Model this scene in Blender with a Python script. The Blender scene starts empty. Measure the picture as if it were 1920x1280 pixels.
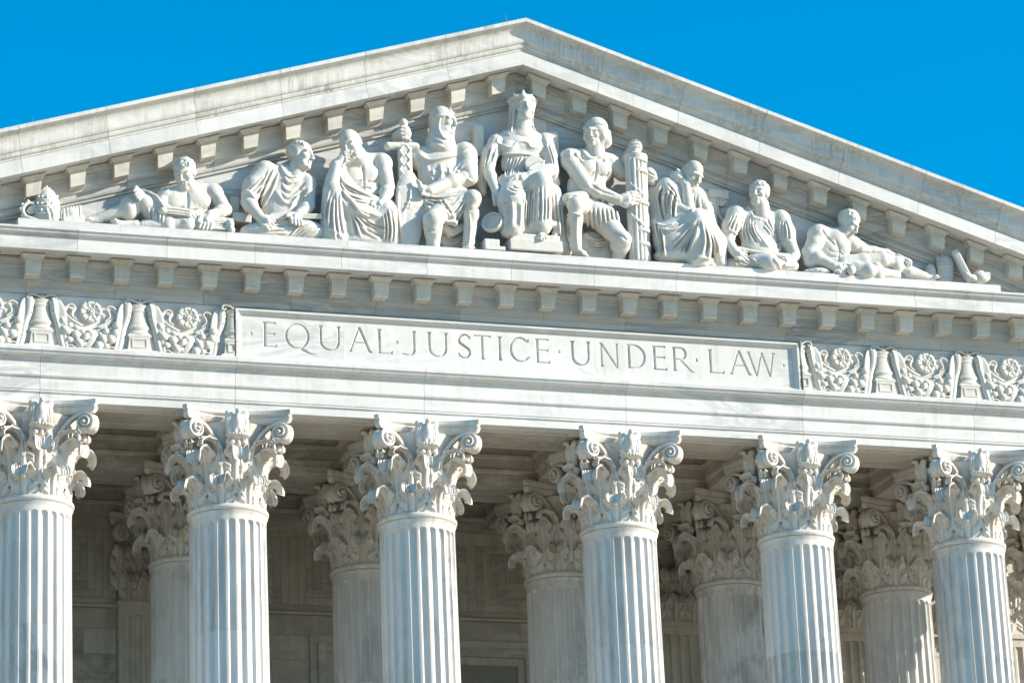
import bpy, bmesh, math, random
import numpy as np
from mathutils import Vector, Matrix
random.seed(7)
rng = np.random.default_rng(7)
scene = bpy.context.scene
COL = scene.collection

# ------------------------------------------------------------------ camera, sky, sun, exposure
CAM = np.array([-22.9647, -72.0977, -21.1626])
YAW, PITCH, ROLL, FPX = 0.308625, 0.326536, -0.040969, 6548.915
def _cam_axes():
    d = np.array([math.sin(YAW)*math.cos(PITCH), math.cos(YAW)*math.cos(PITCH), math.sin(PITCH)])
    r0 = np.array([math.cos(YAW), -math.sin(YAW), 0.0]); u0 = np.cross(r0, d)
    r = math.cos(ROLL)*r0 + math.sin(ROLL)*u0
    u = -math.sin(ROLL)*r0 + math.cos(ROLL)*u0
    return d, r, u
CD, CR, CU = _cam_axes()
cam_data = bpy.data.cameras.new('camera'); cam = bpy.data.objects.new('camera', cam_data); COL.objects.link(cam)
M = Matrix(((CR[0], CU[0], -CD[0], CAM[0]), (CR[1], CU[1], -CD[1], CAM[1]), (CR[2], CU[2], -CD[2], CAM[2]), (0, 0, 0, 1)))
cam.matrix_world = M
cam_data.sensor_width = 36.0; cam_data.sensor_fit = 'HORIZONTAL'
cam_data.lens = FPX/1920*36.0
cam_data.clip_start = 0.5; cam_data.clip_end = 6000
scene.camera = cam
scene.render.resolution_x, scene.render.resolution_y = 1024, 682

SUN_AZ, SUN_EL = math.radians(64), math.radians(24.3)      # azimuth measured from the facade normal towards +X
SUN = Vector((math.sin(SUN_AZ)*math.cos(SUN_EL), -math.cos(SUN_AZ)*math.cos(SUN_EL), math.sin(SUN_EL)))
world = bpy.data.worlds.new('World'); scene.world = world; world.use_nodes = True
wn = world.node_tree.nodes; wl = world.node_tree.links
sky = wn.new('ShaderNodeTexSky'); sky.sky_type = 'NISHITA'; sky.sun_disc = False
sky.sun_elevation = SUN_EL; sky.sun_rotation = math.atan2(SUN.x, SUN.y)
sky.altitude = 0; sky.air_density = 1.0; sky.dust_density = 0.35; sky.ozone_density = 3.0
hs = wn.new('ShaderNodeHueSaturation'); hs.inputs['Saturation'].default_value = 1.6; hs.inputs['Hue'].default_value = 0.489
wl.new(sky.outputs[0], hs.inputs['Color'])
bg = wn['Background']; wl.new(hs.outputs[0], bg.inputs[0]); bg.inputs[1].default_value = 0.15
sd = bpy.data.lights.new('sun', 'SUN'); sd.energy = 5.0; sd.angle = math.radians(0.53); sd.color = (1.0, 0.915, 0.78)
so = bpy.data.objects.new('sun', sd); COL.objects.link(so)
so.rotation_euler = SUN.to_track_quat('Z', 'Y').to_euler()
so.location = SUN*60
scene.view_settings.view_transform = 'Standard'; scene.view_settings.look = 'None'
scene.view_settings.gamma = 1.0; scene.view_settings.use_curve_mapping = False
scene.view_settings.exposure = 0.63
scene.render.engine = 'CYCLES'
scene.cycles.max_bounces = 8; scene.cycles.diffuse_bounces = 5

def at(u, v, Y):
    """point on the vertical plane Y that the photograph shows at pixel (u, v)"""
    ray = CD + CR*((u-960.0)/FPX) - CU*((v-640.0)/FPX)
    return CAM + ray*((Y-CAM[1])/ray[1])

# ------------------------------------------------------------------ materials
def marble(name, base, vein, amount=0.5, scale=0.55, stretch=(0.45, 1.0, 1.3), stain=None, stain_amt=0.0, rough=0.55, tint=0.05, bump=0.15, streak=0.0, speck=0.0):
    m = bpy.data.materials.new(name); m.use_nodes = True
    nt = m.node_tree; N = nt.nodes; L = nt.links
    b = N['Principled BSDF']; b.inputs['Roughness'].default_value = rough
    b.inputs['Specular IOR Level'].default_value = 0.25
    tc = N.new('ShaderNodeTexCoord'); oi = N.new('ShaderNodeObjectInfo')
    off = N.new('ShaderNodeVectorMath'); off.operation = 'SCALE'; off.inputs[0].default_value = (37.0, 53.0, 71.0)
    L.new(oi.outputs['Random'], off.inputs['Scale'])
    add = N.new('ShaderNodeVectorMath'); L.new(tc.outputs['Object'], add.inputs[0]); L.new(off.outputs[0], add.inputs[1])
    mp = N.new('ShaderNodeMapping'); mp.inputs['Scale'].default_value = stretch; mp.inputs['Rotation'].default_value = (0.25, 0.5, 0.0)
    L.new(add.outputs[0], mp.inputs[0])
    def noise(sc, det, rough_, dist, src=mp.outputs[0]):
        n = N.new('ShaderNodeTexNoise'); n.inputs['Scale'].default_value = sc; n.inputs['Detail'].default_value = det
        n.inputs['Roughness'].default_value = rough_; n.inputs['Distortion'].default_value = dist
        L.new(src, n.inputs['Vector']); return n.outputs['Fac']
    def ramp(src, stops):
        r = N.new('ShaderNodeValToRGB'); e = r.color_ramp.elements
        while len(e) < len(stops): e.new(0.5)
        for el, (p, c) in zip(e, stops): el.position = p; el.color = (c, c, c, 1)
        L.new(src, r.inputs[0]); return r.outputs[0]
    def mul(a, bv):
        n = N.new('ShaderNodeMath'); n.operation = 'MULTIPLY'; L.new(a, n.inputs[0])
        if isinstance(bv, float): n.inputs[1].default_value = bv
        else: L.new(bv, n.inputs[1])
        return n.outputs[0]
    def mix(fac, a, bc):
        n = N.new('ShaderNodeMix'); n.data_type = 'RGBA'
        if isinstance(fac, float): n.inputs[0].default_value = fac
        else: L.new(fac, n.inputs[0])
        for i, c in ((6, a), (7, bc)):
            if isinstance(c, tuple): n.inputs[i].default_value = (*c, 1)
            else: L.new(c, n.inputs[i])
        return n.outputs[2]
    veins = ramp(noise(scale*1.6, 6, 0.62, 1.6), [(0.40, 0.0), (0.485, 1.0), (0.50, 1.0), (0.60, 0.0)])
    area = ramp(noise(scale*0.55, 4, 0.55, 0.6), [(0.40, 0.05), (0.68, 1.0)])
    cloud = ramp(noise(scale*2.4, 4, 0.6, 0.9), [(0.35, 0.0), (0.75, 1.0)])
    col = mix(mul(mul(veins, area), amount), base, vein)
    mid = tuple(0.55*x+0.45*y for x, y in zip(base, vein))
    col = mix(mul(cloud, 0.35*amount), col, mid)
    if stain:
        st = N.new('ShaderNodeMapping'); st.inputs['Scale'].default_value = (5.0, 5.0, 0.5); L.new(add.outputs[0], st.inputs[0])
        s1 = ramp(noise(1.3, 6, 0.6, 0.3, st.outputs[0]), [(0.42, 0.0), (0.72, 1.0)])
        s2 = ramp(noise(0.7, 5, 0.6, 0.5, add.outputs[0]), [(0.35, 0.0), (0.7, 1.0)])
        col = mix(mul(mul(s1, s2), stain_amt), col, stain)
        if streak:
            st2 = N.new('ShaderNodeMapping'); st2.inputs['Scale'].default_value = (18.0, 18.0, 0.25); L.new(add.outputs[0], st2.inputs[0])
            s3 = ramp(noise(1.0, 4, 0.6, 0.1, st2.outputs[0]), [(0.45, 0.0), (0.75, 1.0)])
            col = mix(mul(mul(s3, s2), streak), col, tuple(c*0.55 for c in stain))
    if speck:
        sp = ramp(noise(26.0, 2, 0.5, 0.0, add.outputs[0]), [(0.66, 0.0), (0.70, 1.0)])
        col = mix(mul(sp, speck), col, tuple(c*0.45 for c in base))
    tn = N.new('ShaderNodeMapRange'); tn.inputs[3].default_value = 1.0-tint; tn.inputs[4].default_value = 1.0+tint*0.4
    L.new(oi.outputs['Random'], tn.inputs[0])
    vm = N.new('ShaderNodeVectorMath'); vm.operation = 'SCALE'; L.new(col, vm.inputs[0]); L.new(tn.outputs[0], vm.inputs['Scale'])
    L.new(vm.outputs[0], b.inputs['Base Color'])
    bp = N.new('ShaderNodeBump'); bp.inputs['Strength'].default_value = bump; bp.inputs['Distance'].default_value = 0.01
    L.new(noise(14.0, 3, 0.65, 0.0, add.outputs[0]), bp.inputs['Height']); L.new(bp.outputs[0], b.inputs['Normal'])
    return m
M_FACE = marble('marble_facade', (0.710, 0.696, 0.660), (0.40, 0.41, 0.41), 0.75, stain=(0.46, 0.41, 0.33), stain_amt=0.6, tint=0.07)
M_BED = marble('marble_bed_courses', (0.546, 0.537, 0.505), (0.273, 0.282, 0.282), 0.9, scale=0.8, stretch=(0.3, 1.0, 1.8), stain=(0.42, 0.37, 0.29), stain_amt=0.5)  # greyer weathered marble, base also darkened to deepen the shade on it
M_MOD = marble('marble_modillions', (0.64, 0.61, 0.54), (0.40, 0.385, 0.345), 0.7, scale=1.4, stain=(0.45, 0.36, 0.25), stain_amt=0.7, tint=0.10)
M_SIMA = marble('marble_weathered_gutter', (0.692, 0.682, 0.637), (0.473, 0.455, 0.410), 0.7, scale=0.9, stain=(0.34, 0.31, 0.26), stain_amt=0.75, streak=0.8)
M_STAT = marble('marble_statuary', (0.655, 0.63, 0.575), (0.54, 0.51, 0.455), 0.5, scale=0.9, stain=(0.50, 0.42, 0.31), stain_amt=0.55, tint=0.02, bump=0.10)
M_COL = marble('marble_columns', (0.701, 0.682, 0.646), (0.36, 0.36, 0.355), 1.0, scale=0.5, stretch=(1.5, 1.5, 0.45), stain=(0.42, 0.35, 0.26), stain_amt=0.85, tint=0.05)
M_CAP = marble('marble_capitals', (0.692, 0.664, 0.614), (0.510, 0.482, 0.437), 0.5, scale=1.2, stain=(0.40, 0.28, 0.165), stain_amt=1.0, speck=0.50, tint=0.08)
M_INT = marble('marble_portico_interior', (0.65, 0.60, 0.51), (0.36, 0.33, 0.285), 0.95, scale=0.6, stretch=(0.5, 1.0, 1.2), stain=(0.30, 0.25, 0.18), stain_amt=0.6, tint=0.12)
M_TYMP = marble('marble_tympanum', (0.62, 0.62, 0.60), (0.328, 0.341, 0.350), 0.85, scale=1.0, stretch=(0.35, 1.0, 2.2), stain=(0.55, 0.52, 0.46), stain_amt=0.3)  # veined stone, base kept darker so the shadows on it read deeper
def plain(name, c, rough=0.8):
    m = bpy.data.materials.new(name); m.use_nodes = True
    b = m.node_tree.nodes['Principled BSDF']; b.inputs['Base Color'].default_value = (*c, 1); b.inputs['Roughness'].default_value = rough
    return m
M_JOINT = plain('joint_mortar', (0.30, 0.28, 0.25), 0.95)
M_IRON = plain('dark_iron', (0.03, 0.03, 0.032), 0.5)

# ------------------------------------------------------------------ object helpers
def mesh_of(name, verts, faces, mat, sharp=35):
    me = bpy.data.meshes.new(name)
    me.from_pydata([tuple(map(float, v)) for v in verts], [], faces)
    me.materials.append(mat)
    if sharp is not None:
        me.polygons.foreach_set('use_smooth', [True]*len(me.polygons))
        me.set_sharp_from_angle(angle=math.radians(sharp))
    me.update(); return me
def link(name, me, parent=None, loc=None, rot=None, scale=None):
    o = bpy.data.objects.new(name, me); COL.objects.link(o); o.parent = parent
    if loc is not None: o.location = loc
    if rot is not None: o.rotation_euler = rot
    if scale is not None: o.scale = scale
    return o
def add(name, verts, faces, mat, parent=None, sharp=35, **k):
    return link(name, mesh_of(name, verts, faces, mat, sharp), parent, **k)
def tag(o, label, cat, group=None, kind=None):
    if label: o['label'] = label
    if cat: o['category'] = cat
    if group: o['group'] = group
    if kind: o['kind'] = kind
    return o
def extrude(profile, x0, x1, f=None):
    """closed (y, z) outline swept from x0 to x1; f maps (x, y, z) to a point"""
    n = len(profile); V = []
    for x in (x0, x1):
        for y, z in profile: V.append((x, y, z) if f is None else f(x, y, z))
    F = [(i, (i+1) % n, n+(i+1) % n, n+i) for i in range(n)]
    F += [tuple(range(n-1, -1, -1)), tuple(range(n, 2*n))]
    return V, F
def box(x0, x1, y0, y1, z0, z1):
    return extrude([(y0, z0), (y1, z0), (y1, z1), (y0, z1)], x0, x1)
def join(*vf):
    V, F = [], []
    for v, f in vf:
        k = len(V); V += list(v); F += [tuple(i+k for i in q) for q in f]
    return V, F
def arc(cy, cz, r, a0, a1, n=6, ry=None):
    ry = r if ry is None else ry
    return [(cy+ry*math.cos(math.radians(a0+(a1-a0)*i/n)), cz+r*math.sin(math.radians(a0+(a1-a0)*i/n))) for i in range(n+1)]
def lathe(prof, n=32, a0=0.0, a1=360.0):
    full = abs(a1-a0) >= 359.9; V, F = [], []
    m = n if full else n+1
    for r, z in prof:
        for i in range(m):
            a = math.radians(a0+(a1-a0)*i/n); V.append((r*math.cos(a), r*math.sin(a), z))
    for j in range(len(prof)-1):
        for i in range(n):
            k = (i+1) % m; F.append((j*m+i, j*m+k, (j+1)*m+k, (j+1)*m+i))
    return V, F
def grid_faces(nu, nv, off=0):
    return [(off+i*nv+j, off+(i+1)*nv+j, off+(i+1)*nv+j+1, off+i*nv+j+1) for i in range(nu-1) for j in range(nv-1)]
def cat_rom(pts, n):
    P = np.asarray(pts, float); P = np.vstack([2*P[0]-P[1], P, 2*P[-1]-P[-2]]); out = []
    segs = len(P)-3
    for t in np.linspace(0, segs-1e-9, n):
        i = int(t); f = t-i; a, b, c, d = P[i:i+4]
        out.append(0.5*((2*b)+(-a+c)*f+(2*a-5*b+4*c-d)*f*f+(-a+3*b-3*c+d)*f**3))
    return np.array(out)

# ================================================================== the building
A_BAY, B_BAY = 4.3, 4.75
COLX = [-B_BAY/2-3*A_BAY, -B_BAY/2-2*A_BAY, -B_BAY/2-A_BAY, -B_BAY/2, B_BAY/2, B_BAY/2+A_BAY, B_BAY/2+2*A_BAY, B_BAY/2+3*A_BAY]
HX = COLX[-1]+0.855           # half width of the entablature
FLOOR_Z, PLAZA_Z = -16.3, -22.8
YB, YW = 4.293, 7.9           # rear column row, portico wall
G = 0.0035                    # half a masonry joint

ground = add('ground', *box(-3000, 3000, -3000, 3000, PLAZA_Z-1.5, PLAZA_Z-0.01), marble('lawn_and_paving', (0.17, 0.16, 0.11), (0.10, 0.11, 0.06), 0.8, scale=0.02, stretch=(1, 1, 1)), sharp=None)
ground['kind'] = 'structure'
plaza = add('plaza_paving', *box(-60, 60, -95, -9, PLAZA_Z, PLAZA_Z+0.02), marble('plaza_marble', (0.44, 0.36, 0.26), (0.34, 0.28, 0.21), 0.6, scale=0.2, stretch=(1, 1, 1)), sharp=None)
plaza['kind'] = 'structure'

portico = bpy.data.objects.new('courthouse_portico', None); COL.objects.link(portico); portico.location = (0, 0, 0)
tag(portico, 'white marble temple front with inscribed frieze and sculpted triangular pediment', 'building')
def part(name, vf, mat, parent=portico, sharp=35): return add(name, vf[0], vf[1], mat, parent, sharp)

# steps, floor, walls of the portico (below and behind what the photograph frames)
for i in range(14):
    part('step', box(-HX-1.0, HX+1.0, -1.6-0.45*(14-i), -1.6-0.45*(13-i)+0.02*0, PLAZA_Z+0.03, PLAZA_Z+0.464*(i+1)), M_FACE)
part('portico_floor', box(-HX-1.0, HX+1.0, -1.6, YW+0.6, PLAZA_Z+0.03, FLOOR_Z), M_INT)

# --- architrave: three fasciae, beads and a crown moulding; joints over the column axes
def arch_profile(back):
    p = [(-0.855, 2.16), (-0.855, 2.335)] + arc(-0.862, 2.365, 0.03, -90, -270, 5) + [(-0.868, 2.40), (-0.893, 2.40), (-0.893, 2.655)]
    p += [(-0.93, 2.685), (-0.945, 2.72), (-0.945, 2.735), (-0.935, 2.74), (-0.935, 3.035), (-0.965, 3.04), (-0.965, 3.085), (-0.985, 3.10)]
    p += arc(-0.985, 3.205, 0.10, -90, -180, 6, 0.12)
    p += [(-1.14, 3.22), (-1.14, 3.30), (-1.12, 3.325), (back, 3.325), (back, 2.16)]
    return p[::-1]
arch_joints = [-HX] + COLX + [HX]
arch_joints = [-HX] + [x for x in COLX if abs(x) < HX-1] + [HX]
for a, b in zip(arch_joints[:-1], arch_joints[1:]):
    part('architrave_block', extrude(arch_profile(-0.30), a+G, b-G), M_FACE)
part('masonry_core', join(box(-HX+0.1, HX-0.1, -0.80, 0.84, 2.20, 4.6)), M_JOINT, sharp=None)
# sunk soffit panels of the front beam, one per bay
def soffit_panel(x0, x1, y0, y1, z):
    h = 0.05; iy0, iy1, ix0, ix1 = y0+0.36, y1-0.40, x0+0.62, x1-0.62
    V, F = [], []
    r = [(x0, y0), (x1, y0), (x1, y1), (x0, y1)]; q = [(ix0, iy0), (ix1, iy0), (ix1, iy1), (ix0, iy1)]
    q2 = [(ix0+.05, iy0+.05), (ix1-.05, iy0+.05), (ix1-.05, iy1-.05), (ix0+.05, iy1-.05)]
    q3 = [(ix0+.09, iy0+.09), (ix1-.09, iy0+.09), (ix1-.09, iy1-.09), (ix0+.09, iy1-.09)]
    for ring, zz in ((r, z), (q, z), (q, z+0.02), (q2, z+h), (q3, z+h-0.015), (q3, z+h+.01)):
        V += [(x, y, zz) for x, y in ring]
    for k in range(5):
        for i in range(4): F.append((k*4+i, (k+1)*4+i, (k+1)*4+(i+1) % 4, k*4+(i+1) % 4))
    F.append((20, 23, 22, 21))
    V += [(x, y, z+0.25) for x, y in r]
    for i in range(4): F.append((i, (i+1) % 4, 24+(i+1) % 4, 24+i))
    return V, F


# --- ceiling grid: beams over both rows and across, with two moulded steps; coffer slabs above
def beam_profile(y0, y1, z=2.16):
    def side(y, s):
        return [(y, z), (y, z+0.20), (y+s*0.05, z+0.22), (y+s*0.07, z+0.285), (y+s*0.03, z+0.30), (y+s*0.03, z+0.54), (y+s*0.10, z+0.56), (y+s*0.12, z+0.63), (y+s*0.06, z+0.65), (y+s*0.06, z+1.3)]
    a = side(y0, -1); b = side(y1, 1)
    return a + b[::-1]
def cross(p): return p
for k in range(7):
    a, b = COLX[k], COLX[k+1]
    # rear face of the front beam (its soffit is the architrave plus this strip)
    pr = [(-0.298, 2.1615), (-0.298, 3.4)] + [(y, z) for y, z in beam_profile(-0.298, 0.863)[::-1] if y > 0][:]
    prof = [(-0.298, 2.1615), (0.863, 2.1615), (0.863, 2.36), (0.913, 2.38), (0.933, 2.445), (0.893, 2.46), (0.893, 2.70), (0.963, 2.72), (0.983, 2.79), (0.923, 2.81), (0.923, 3.45), (-0.298, 3.45)]
    part('ceiling_beam', extrude(prof, a+G, b-G), M_INT)
    part('ceiling_beam', extrude(beam_profile(YB-0.863, YB+0.863)[::-1], a+G, b-G), M_INT)
    part('ceiling_beam', extrude([(YW-0.42, 2.16), (YW+0.3, 2.16), (YW+0.3, 3.45), (YW-0.48, 3.45), (YW-0.48, 2.81), (YW-0.54, 2.79), (YW-0.52, 2.72), (YW-0.45, 2.70), (YW-0.45, 2.46), (YW-0.49, 2.445), (YW-0.47, 2.38), (YW-0.42, 2.36)], a+G, b-G), M_INT)
    # soffit frames in relief on the beams
    for y0, y1 in ((-0.5, 0.5), (YB-0.5, YB+0.5)):
        x0, x1 = a+1.25, b-1.25
        fr = []
        for (p0, p1, q0, q1) in ((x0, x1, y0, y0+.05), (x0, x1, y1-.05, y1), (x0, x0+.05, y0+.05, y1-.05), (x1-.05, x1, y0+.05, y1-.05)):
            fr.append(box(p0, p1, q0, q1, 2.145, 2.168))
        part('soffit_frame', join(*fr), M_INT)
swap = lambda x, y, z: (y, x, z)
for X in COLX:
    for y0, y1 in ((0.93, YB-0.94), (YB+0.94, YW-0.55)):
        pf = beam_profile(X-0.83, X+0.83, 2.163)
        part('cross_beam', extrude(pf, y0-0.02, y1+0.02, swap), M_INT)
for k in range(7):
    a, b = COLX[k]+0.9, COLX[k+1]-0.9
    for y0, y1 in ((0.95, YB-0.95), (YB+0.95, YW-0.5)):
        part('coffer_slab', box(a-0.1, b+0.1, y0-0.1, y1+0.1, 3.12, 3.3), M_INT)
part('ceiling_backing', box(-HX+0.2, HX-0.2, 0.9, YW+0.5, 3.46, 3.6), M_JOINT, sharp=None)

# --- portico wall behind the rear row
def wall_band(x0, x1, z0, z1, n, y=YW, name='wall_stone'):
    for i in range(n):
        part(name, box(x0+(x1-x0)*i/n+G, x0+(x1-x0)*(i+1)/n-G, y, y+0.5, z0+G, z1-G), M_INT, sharp=None)
part('wall_core', box(-HX, HX, YW+0.02, YW+0.6, FLOOR_Z, 3.4), M_JOINT, sharp=None)
PIL = [COLX[i] for i in (0, 1, 2, 5, 6, 7)]          # the two middle bays have no pilasters
def rect_ring(x0, x1, z0, z1, t):
    return [(x0, x0+t, z0, z1), (x1-t, x1, z0, z1), (x0+t, x1-t, z1-t, z1), (x0+t, x1-t, z0, z0+t)]
wall_runs = [(PIL[0]+0.97, PIL[1]-0.97, None), (PIL[1]+0.97, PIL[2]-0.97, None), (PIL[2]+0.97, PIL[3]-0.97, 'door'), (PIL[3]+0.97, PIL[4]-0.97, None), (PIL[4]+0.97, PIL[5]-0.97, None)]
for a, b, kind in wall_runs:
    w = b-a; nb = max(2, int(w/1.5))
    wall_band(a, b, 1.86, 2.16, nb)
    # key pattern drawn by narrow joints: nested rectangles with three upright strips between
    if kind: rects = [(a, -3.80), (-3.16, 0.90), (1.36, 5.40)]; strips = [(-3.80, -3.16), (0.90, 1.36), (5.40, b)]
    else: rects = [(a+0.30, b-0.30)]; strips = [(a, a+0.30), (b-0.30, b)]
    for x0, x1 in strips:
        n = max(1, round((x1-x0)/0.2))
        for i in range(n): part('wall_stone', box(x0+(x1-x0)*i/n+G, x0+(x1-x0)*(i+1)/n-G, YW, YW+0.5, 0.18+G, 1.86-G), M_INT, sharp=None)
    for x0, x1 in rects:
        z0, z1 = 0.18, 1.86; t_ = 0.19
        for lev in range(4):
            if x1-x0 < 0.42 or z1-z0 < 0.42: break
            for q in rect_ring(x0, x1, z0, z1, t_): part('wall_stone', box(q[0]+G, q[1]-G, YW, YW+0.5, q[2]+G, q[3]-G), M_INT, sharp=None)
            x0 += t_; x1 -= t_; z0 += t_; z1 -= t_
        part('wall_stone', box(x0+G, x1-G, YW, YW+0.5, z0+G, z1-G), M_INT, sharp=None)
    wall_band(a, b, 0.02, 0.18, nb)
    part('string_course', extrude([(YW+0.3, -0.06), (YW-0.05, -0.06), (YW-0.07, -0.03), (YW-0.07, 0.0), (YW-0.02, 0.03), (YW+0.3, 0.03)][::-1], a, b), M_INT)
    z = -0.08
    for r in range(13):
        h = 0.50 if r == 0 else 0.62 if r < 3 else 1.5
        if kind and r >= 1:
            wall_band(a, -2.92, z-h, z, 2 if r % 2 else 3); wall_band(2.92, b, z-h, z, 2 if r % 2 else 3)
        else: wall_band(a, b, z-h, z, nb + r % 2)
        z -= h
    if kind:
        x0, x1 = -2.92, 2.92; zt = -0.585
        for s, yy in ((0.0, -0.06), (0.20, -0.11), (0.40, -0.04)):
            for bx_ in (box(x0+s, x0+s+0.195, YW+yy, YW+0.3, FLOOR_Z, zt-s), box(x1-s-0.195, x1-s, YW+yy, YW+0.3, FLOOR_Z, zt-s), box(x0+s+0.196, x1-s-0.196, YW+yy+0.002, YW+0.3, zt-s-0.195, zt-s)):
                part('door_surround', bx_, M_INT, sharp=None)
        part('door_panel', box(x0+0.60, x1-0.60, YW+0.06, YW+0.3, FLOOR_Z, zt-0.60), M_INT, sharp=None)
# --- frieze
fj = [-HX, -13.1, -10.95, -8.8, -6.66]
frieze_blocks = []
for s in (1, -1):
    for a, b in zip(fj[:-1], fj[1:]):
        x0, x1 = (a, b) if s == 1 else (-b, -a)
        frieze_blocks.append(part('frieze_block', box(x0+G, x1-G, -0.855, -0.3, 3.327, 4.575), M_BED if False else M_FACE, sharp=None))

# --- bed mouldings below the modillions
bed = [(-0.3, 4.578), (-0.90, 4.578), (-0.90, 4.70), (-0.915, 4.715)] + arc(-0.915, 4.76, 0.04, -90, -180, 4) + [(-0.985, 4.765), (-0.985, 4.785), (-1.0, 4.79), (-1.0, 4.885), (-1.06, 4.89), (-1.06, 5.09), (-1.075, 5.10), (-1.10, 5.135), (-1.10, 5.16), (-1.12, 5.165), (-1.16, 5.235), (-1.20, 5.25), (-1.20, 5.302), (-0.3, 5.302)]
NB = 17; BP = 1.965
bj = [-HX-0.25] + [BP*(i+0.25) for i in range(-8, 8)] + [HX+0.25]
for a, b in zip(bj[:-1], bj[1:]):
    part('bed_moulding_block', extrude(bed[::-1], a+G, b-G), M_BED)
# --- horizontal cornice: corona with drip and crown; modillions hang below each block
cor = [(-0.3, 5.322), (-1.70, 5.322), (-1.70, 5.29), (-1.762, 5.29), (-1.762, 5.575), (-1.775, 5.58), (-1.775, 5.605), (-1.79, 5.615)] + arc(-1.79, 5.69, 0.07, -90, -180, 5) + [(-1.875, 5.70), (-1.875, 5.715), (-1.90, 5.72), (-1.90, 5.765), (-1.45, 5.90), (-0.3, 5.90)]
MP = 0.975
mods = [(k+0.5)*MP for k in range(-17, 17)]
def mod_mesh(slope):
    """modillion bracket: moulded cap over a block with an S-curved front; origin at the soffit, sheared along a rake"""
    def sh(x, y, z): return (x, y, z+slope*x)
    parts = []
    cap = [(-1.16, 0.0), (-1.45, 0.0), (-1.45, -0.035), (-1.44, -0.04)] + [(-1.43+0.02*math.sin(t*math.pi/2)*1.6, -0.045-0.085*t) for t in np.linspace(0, 1, 5)] + [(-1.16, -0.13)]
    # moulded cap as stacked frusta: half width and front y shrink together downward
    lv = [(0.262, -1.455, -0.018), (0.262, -1.455, -0.04), (0.255, -1.447, -0.045), (0.236, -1.428, -0.06), (0.212, -1.405, -0.085), (0.200, -1.392, -0.12), (0.196, -1.388, -0.128)]
    V, F = [], []
    for hw, yf, z in lv:
        V += [sh(*p) for p in ((-hw, -1.0, z), (-hw, yf, z), (hw, yf, z), (hw, -1.0, z))]
    for i in range(len(lv)-1):
        for j in range(3): F.append((4*i+j, 4*i+4+j, 4*i+5+j, 4*i+1+j))
    F.append((0, 1, 2, 3)); F.append(tuple(4*(len(lv)-1)+q for q in (3, 2, 1, 0)))
    body = [(-1.0, -0.126), (-1.372, -0.126), (-1.378, -0.20), (-1.380, -0.27), (-1.372, -0.335), (-1.355, -0.37), (-1.35, -0.405), (-1.345, -0.465), (-1.0, -0.465)]
    tp = lambda x, y, z: sh(x*(1.0 if z > -0.2 else 1.0-0.09*((-0.2-z)/0.265)), y, z)
    bv, bf = extrude(body[::-1], -0.172, 0.172, tp)
    return join((V, F), (bv, bf), extrude([(-1.0, -0.02), (-1.36, -0.02), (-1.36, 0.0), (-1.0, 0.0)], -0.15, 0.15, sh))
mod_flat = mesh_of('modillion', *mod_mesh(0.0), M_MOD, 30)
cj = [-HX-0.95] + [BP*(i+0.75)for i in range(-9, 8)] + [HX+0.95]
for a, b in zip(cj[:-1], cj[1:]):
    blk = part('cornice_block', extrude(cor[::-1], a+G, b-G), M_FACE)
    for m in mods:
        if a <= m < b: link('modillion', mod_flat, blk, loc=(m, 0, 5.3215))
part('masonry_core', box(-HX-0.8, HX+0.8, -1.6, -0.4, 5.34, 5.70), M_JOINT, sharp=None)

# --- pediment: raking cornice
SL = 0.3098; TH = math.atan(SL); ZB = 10.5905
def rake_pt(side, s, y, h):
    """s = distance from the apex along the slope, h = height square to it above the corona's lower edge"""
    x = s*math.cos(TH)+h*math.sin(TH)*0.55; z = ZB - s*math.sin(TH)+h*math.cos(TH)*1.05
    if s == 0: x, z = 0.0, ZB + h/math.cos(TH)
    z = ZB - SL*x + h/math.cos(TH)
    return (side*x, y, z)
rk = [(-0.3, 0.03), (-1.70, 0.03), (-1.70, 0.0), (-1.762, 0.0), (-1.762, 0.325), (-1.775, 0.33), (-1.775, 0.36), (-1.785, 0.37)] + arc(-1.785, 0.43, 0.055, -90, -180, 4, 0.05) + [(-1.84, 0.435), (-1.84, 0.462), (-1.845, 0.465)]
rk += [tuple(q) for q in cat_rom([(-1.85, 0.468), (-1.885, 0.492), (-1.905, 0.54), (-1.905, 0.60), (-1.905, 0.67), (-1.918, 0.74), (-1.955, 0.80), (-2.02, 0.845), (-2.095, 0.868)], 26)]
rk += [(-2.115, 0.872), (-2.13, 0.88), (-2.13, 0.965), (-0.3, 1.02)]
rake_joints = [0.0, 1.86, 3.87, 5.93, 7.98, 10.03, 12.05, 14.1, 16.1, 17.9]
rmods = [(k+0.5)*MP for k in range(17)]
rbed = [(-0.3, -0.755), (-0.93, -0.755), (-0.93, -0.71)] + arc(-0.935, -0.655, 0.05, -90, -180, 4, 0.065) + [(-1.01, -0.65), (-1.01, -0.628), (-0.965, -0.622), (-0.965, -0.54)] + arc(-0.97, -0.485, 0.05, -90, -180, 4, 0.07) + [(-1.055, -0.48), (-1.055, -0.445), (-1.06, -0.432)] + [(y, z-5.322) for y, z in bed if z >= 5.09]
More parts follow.
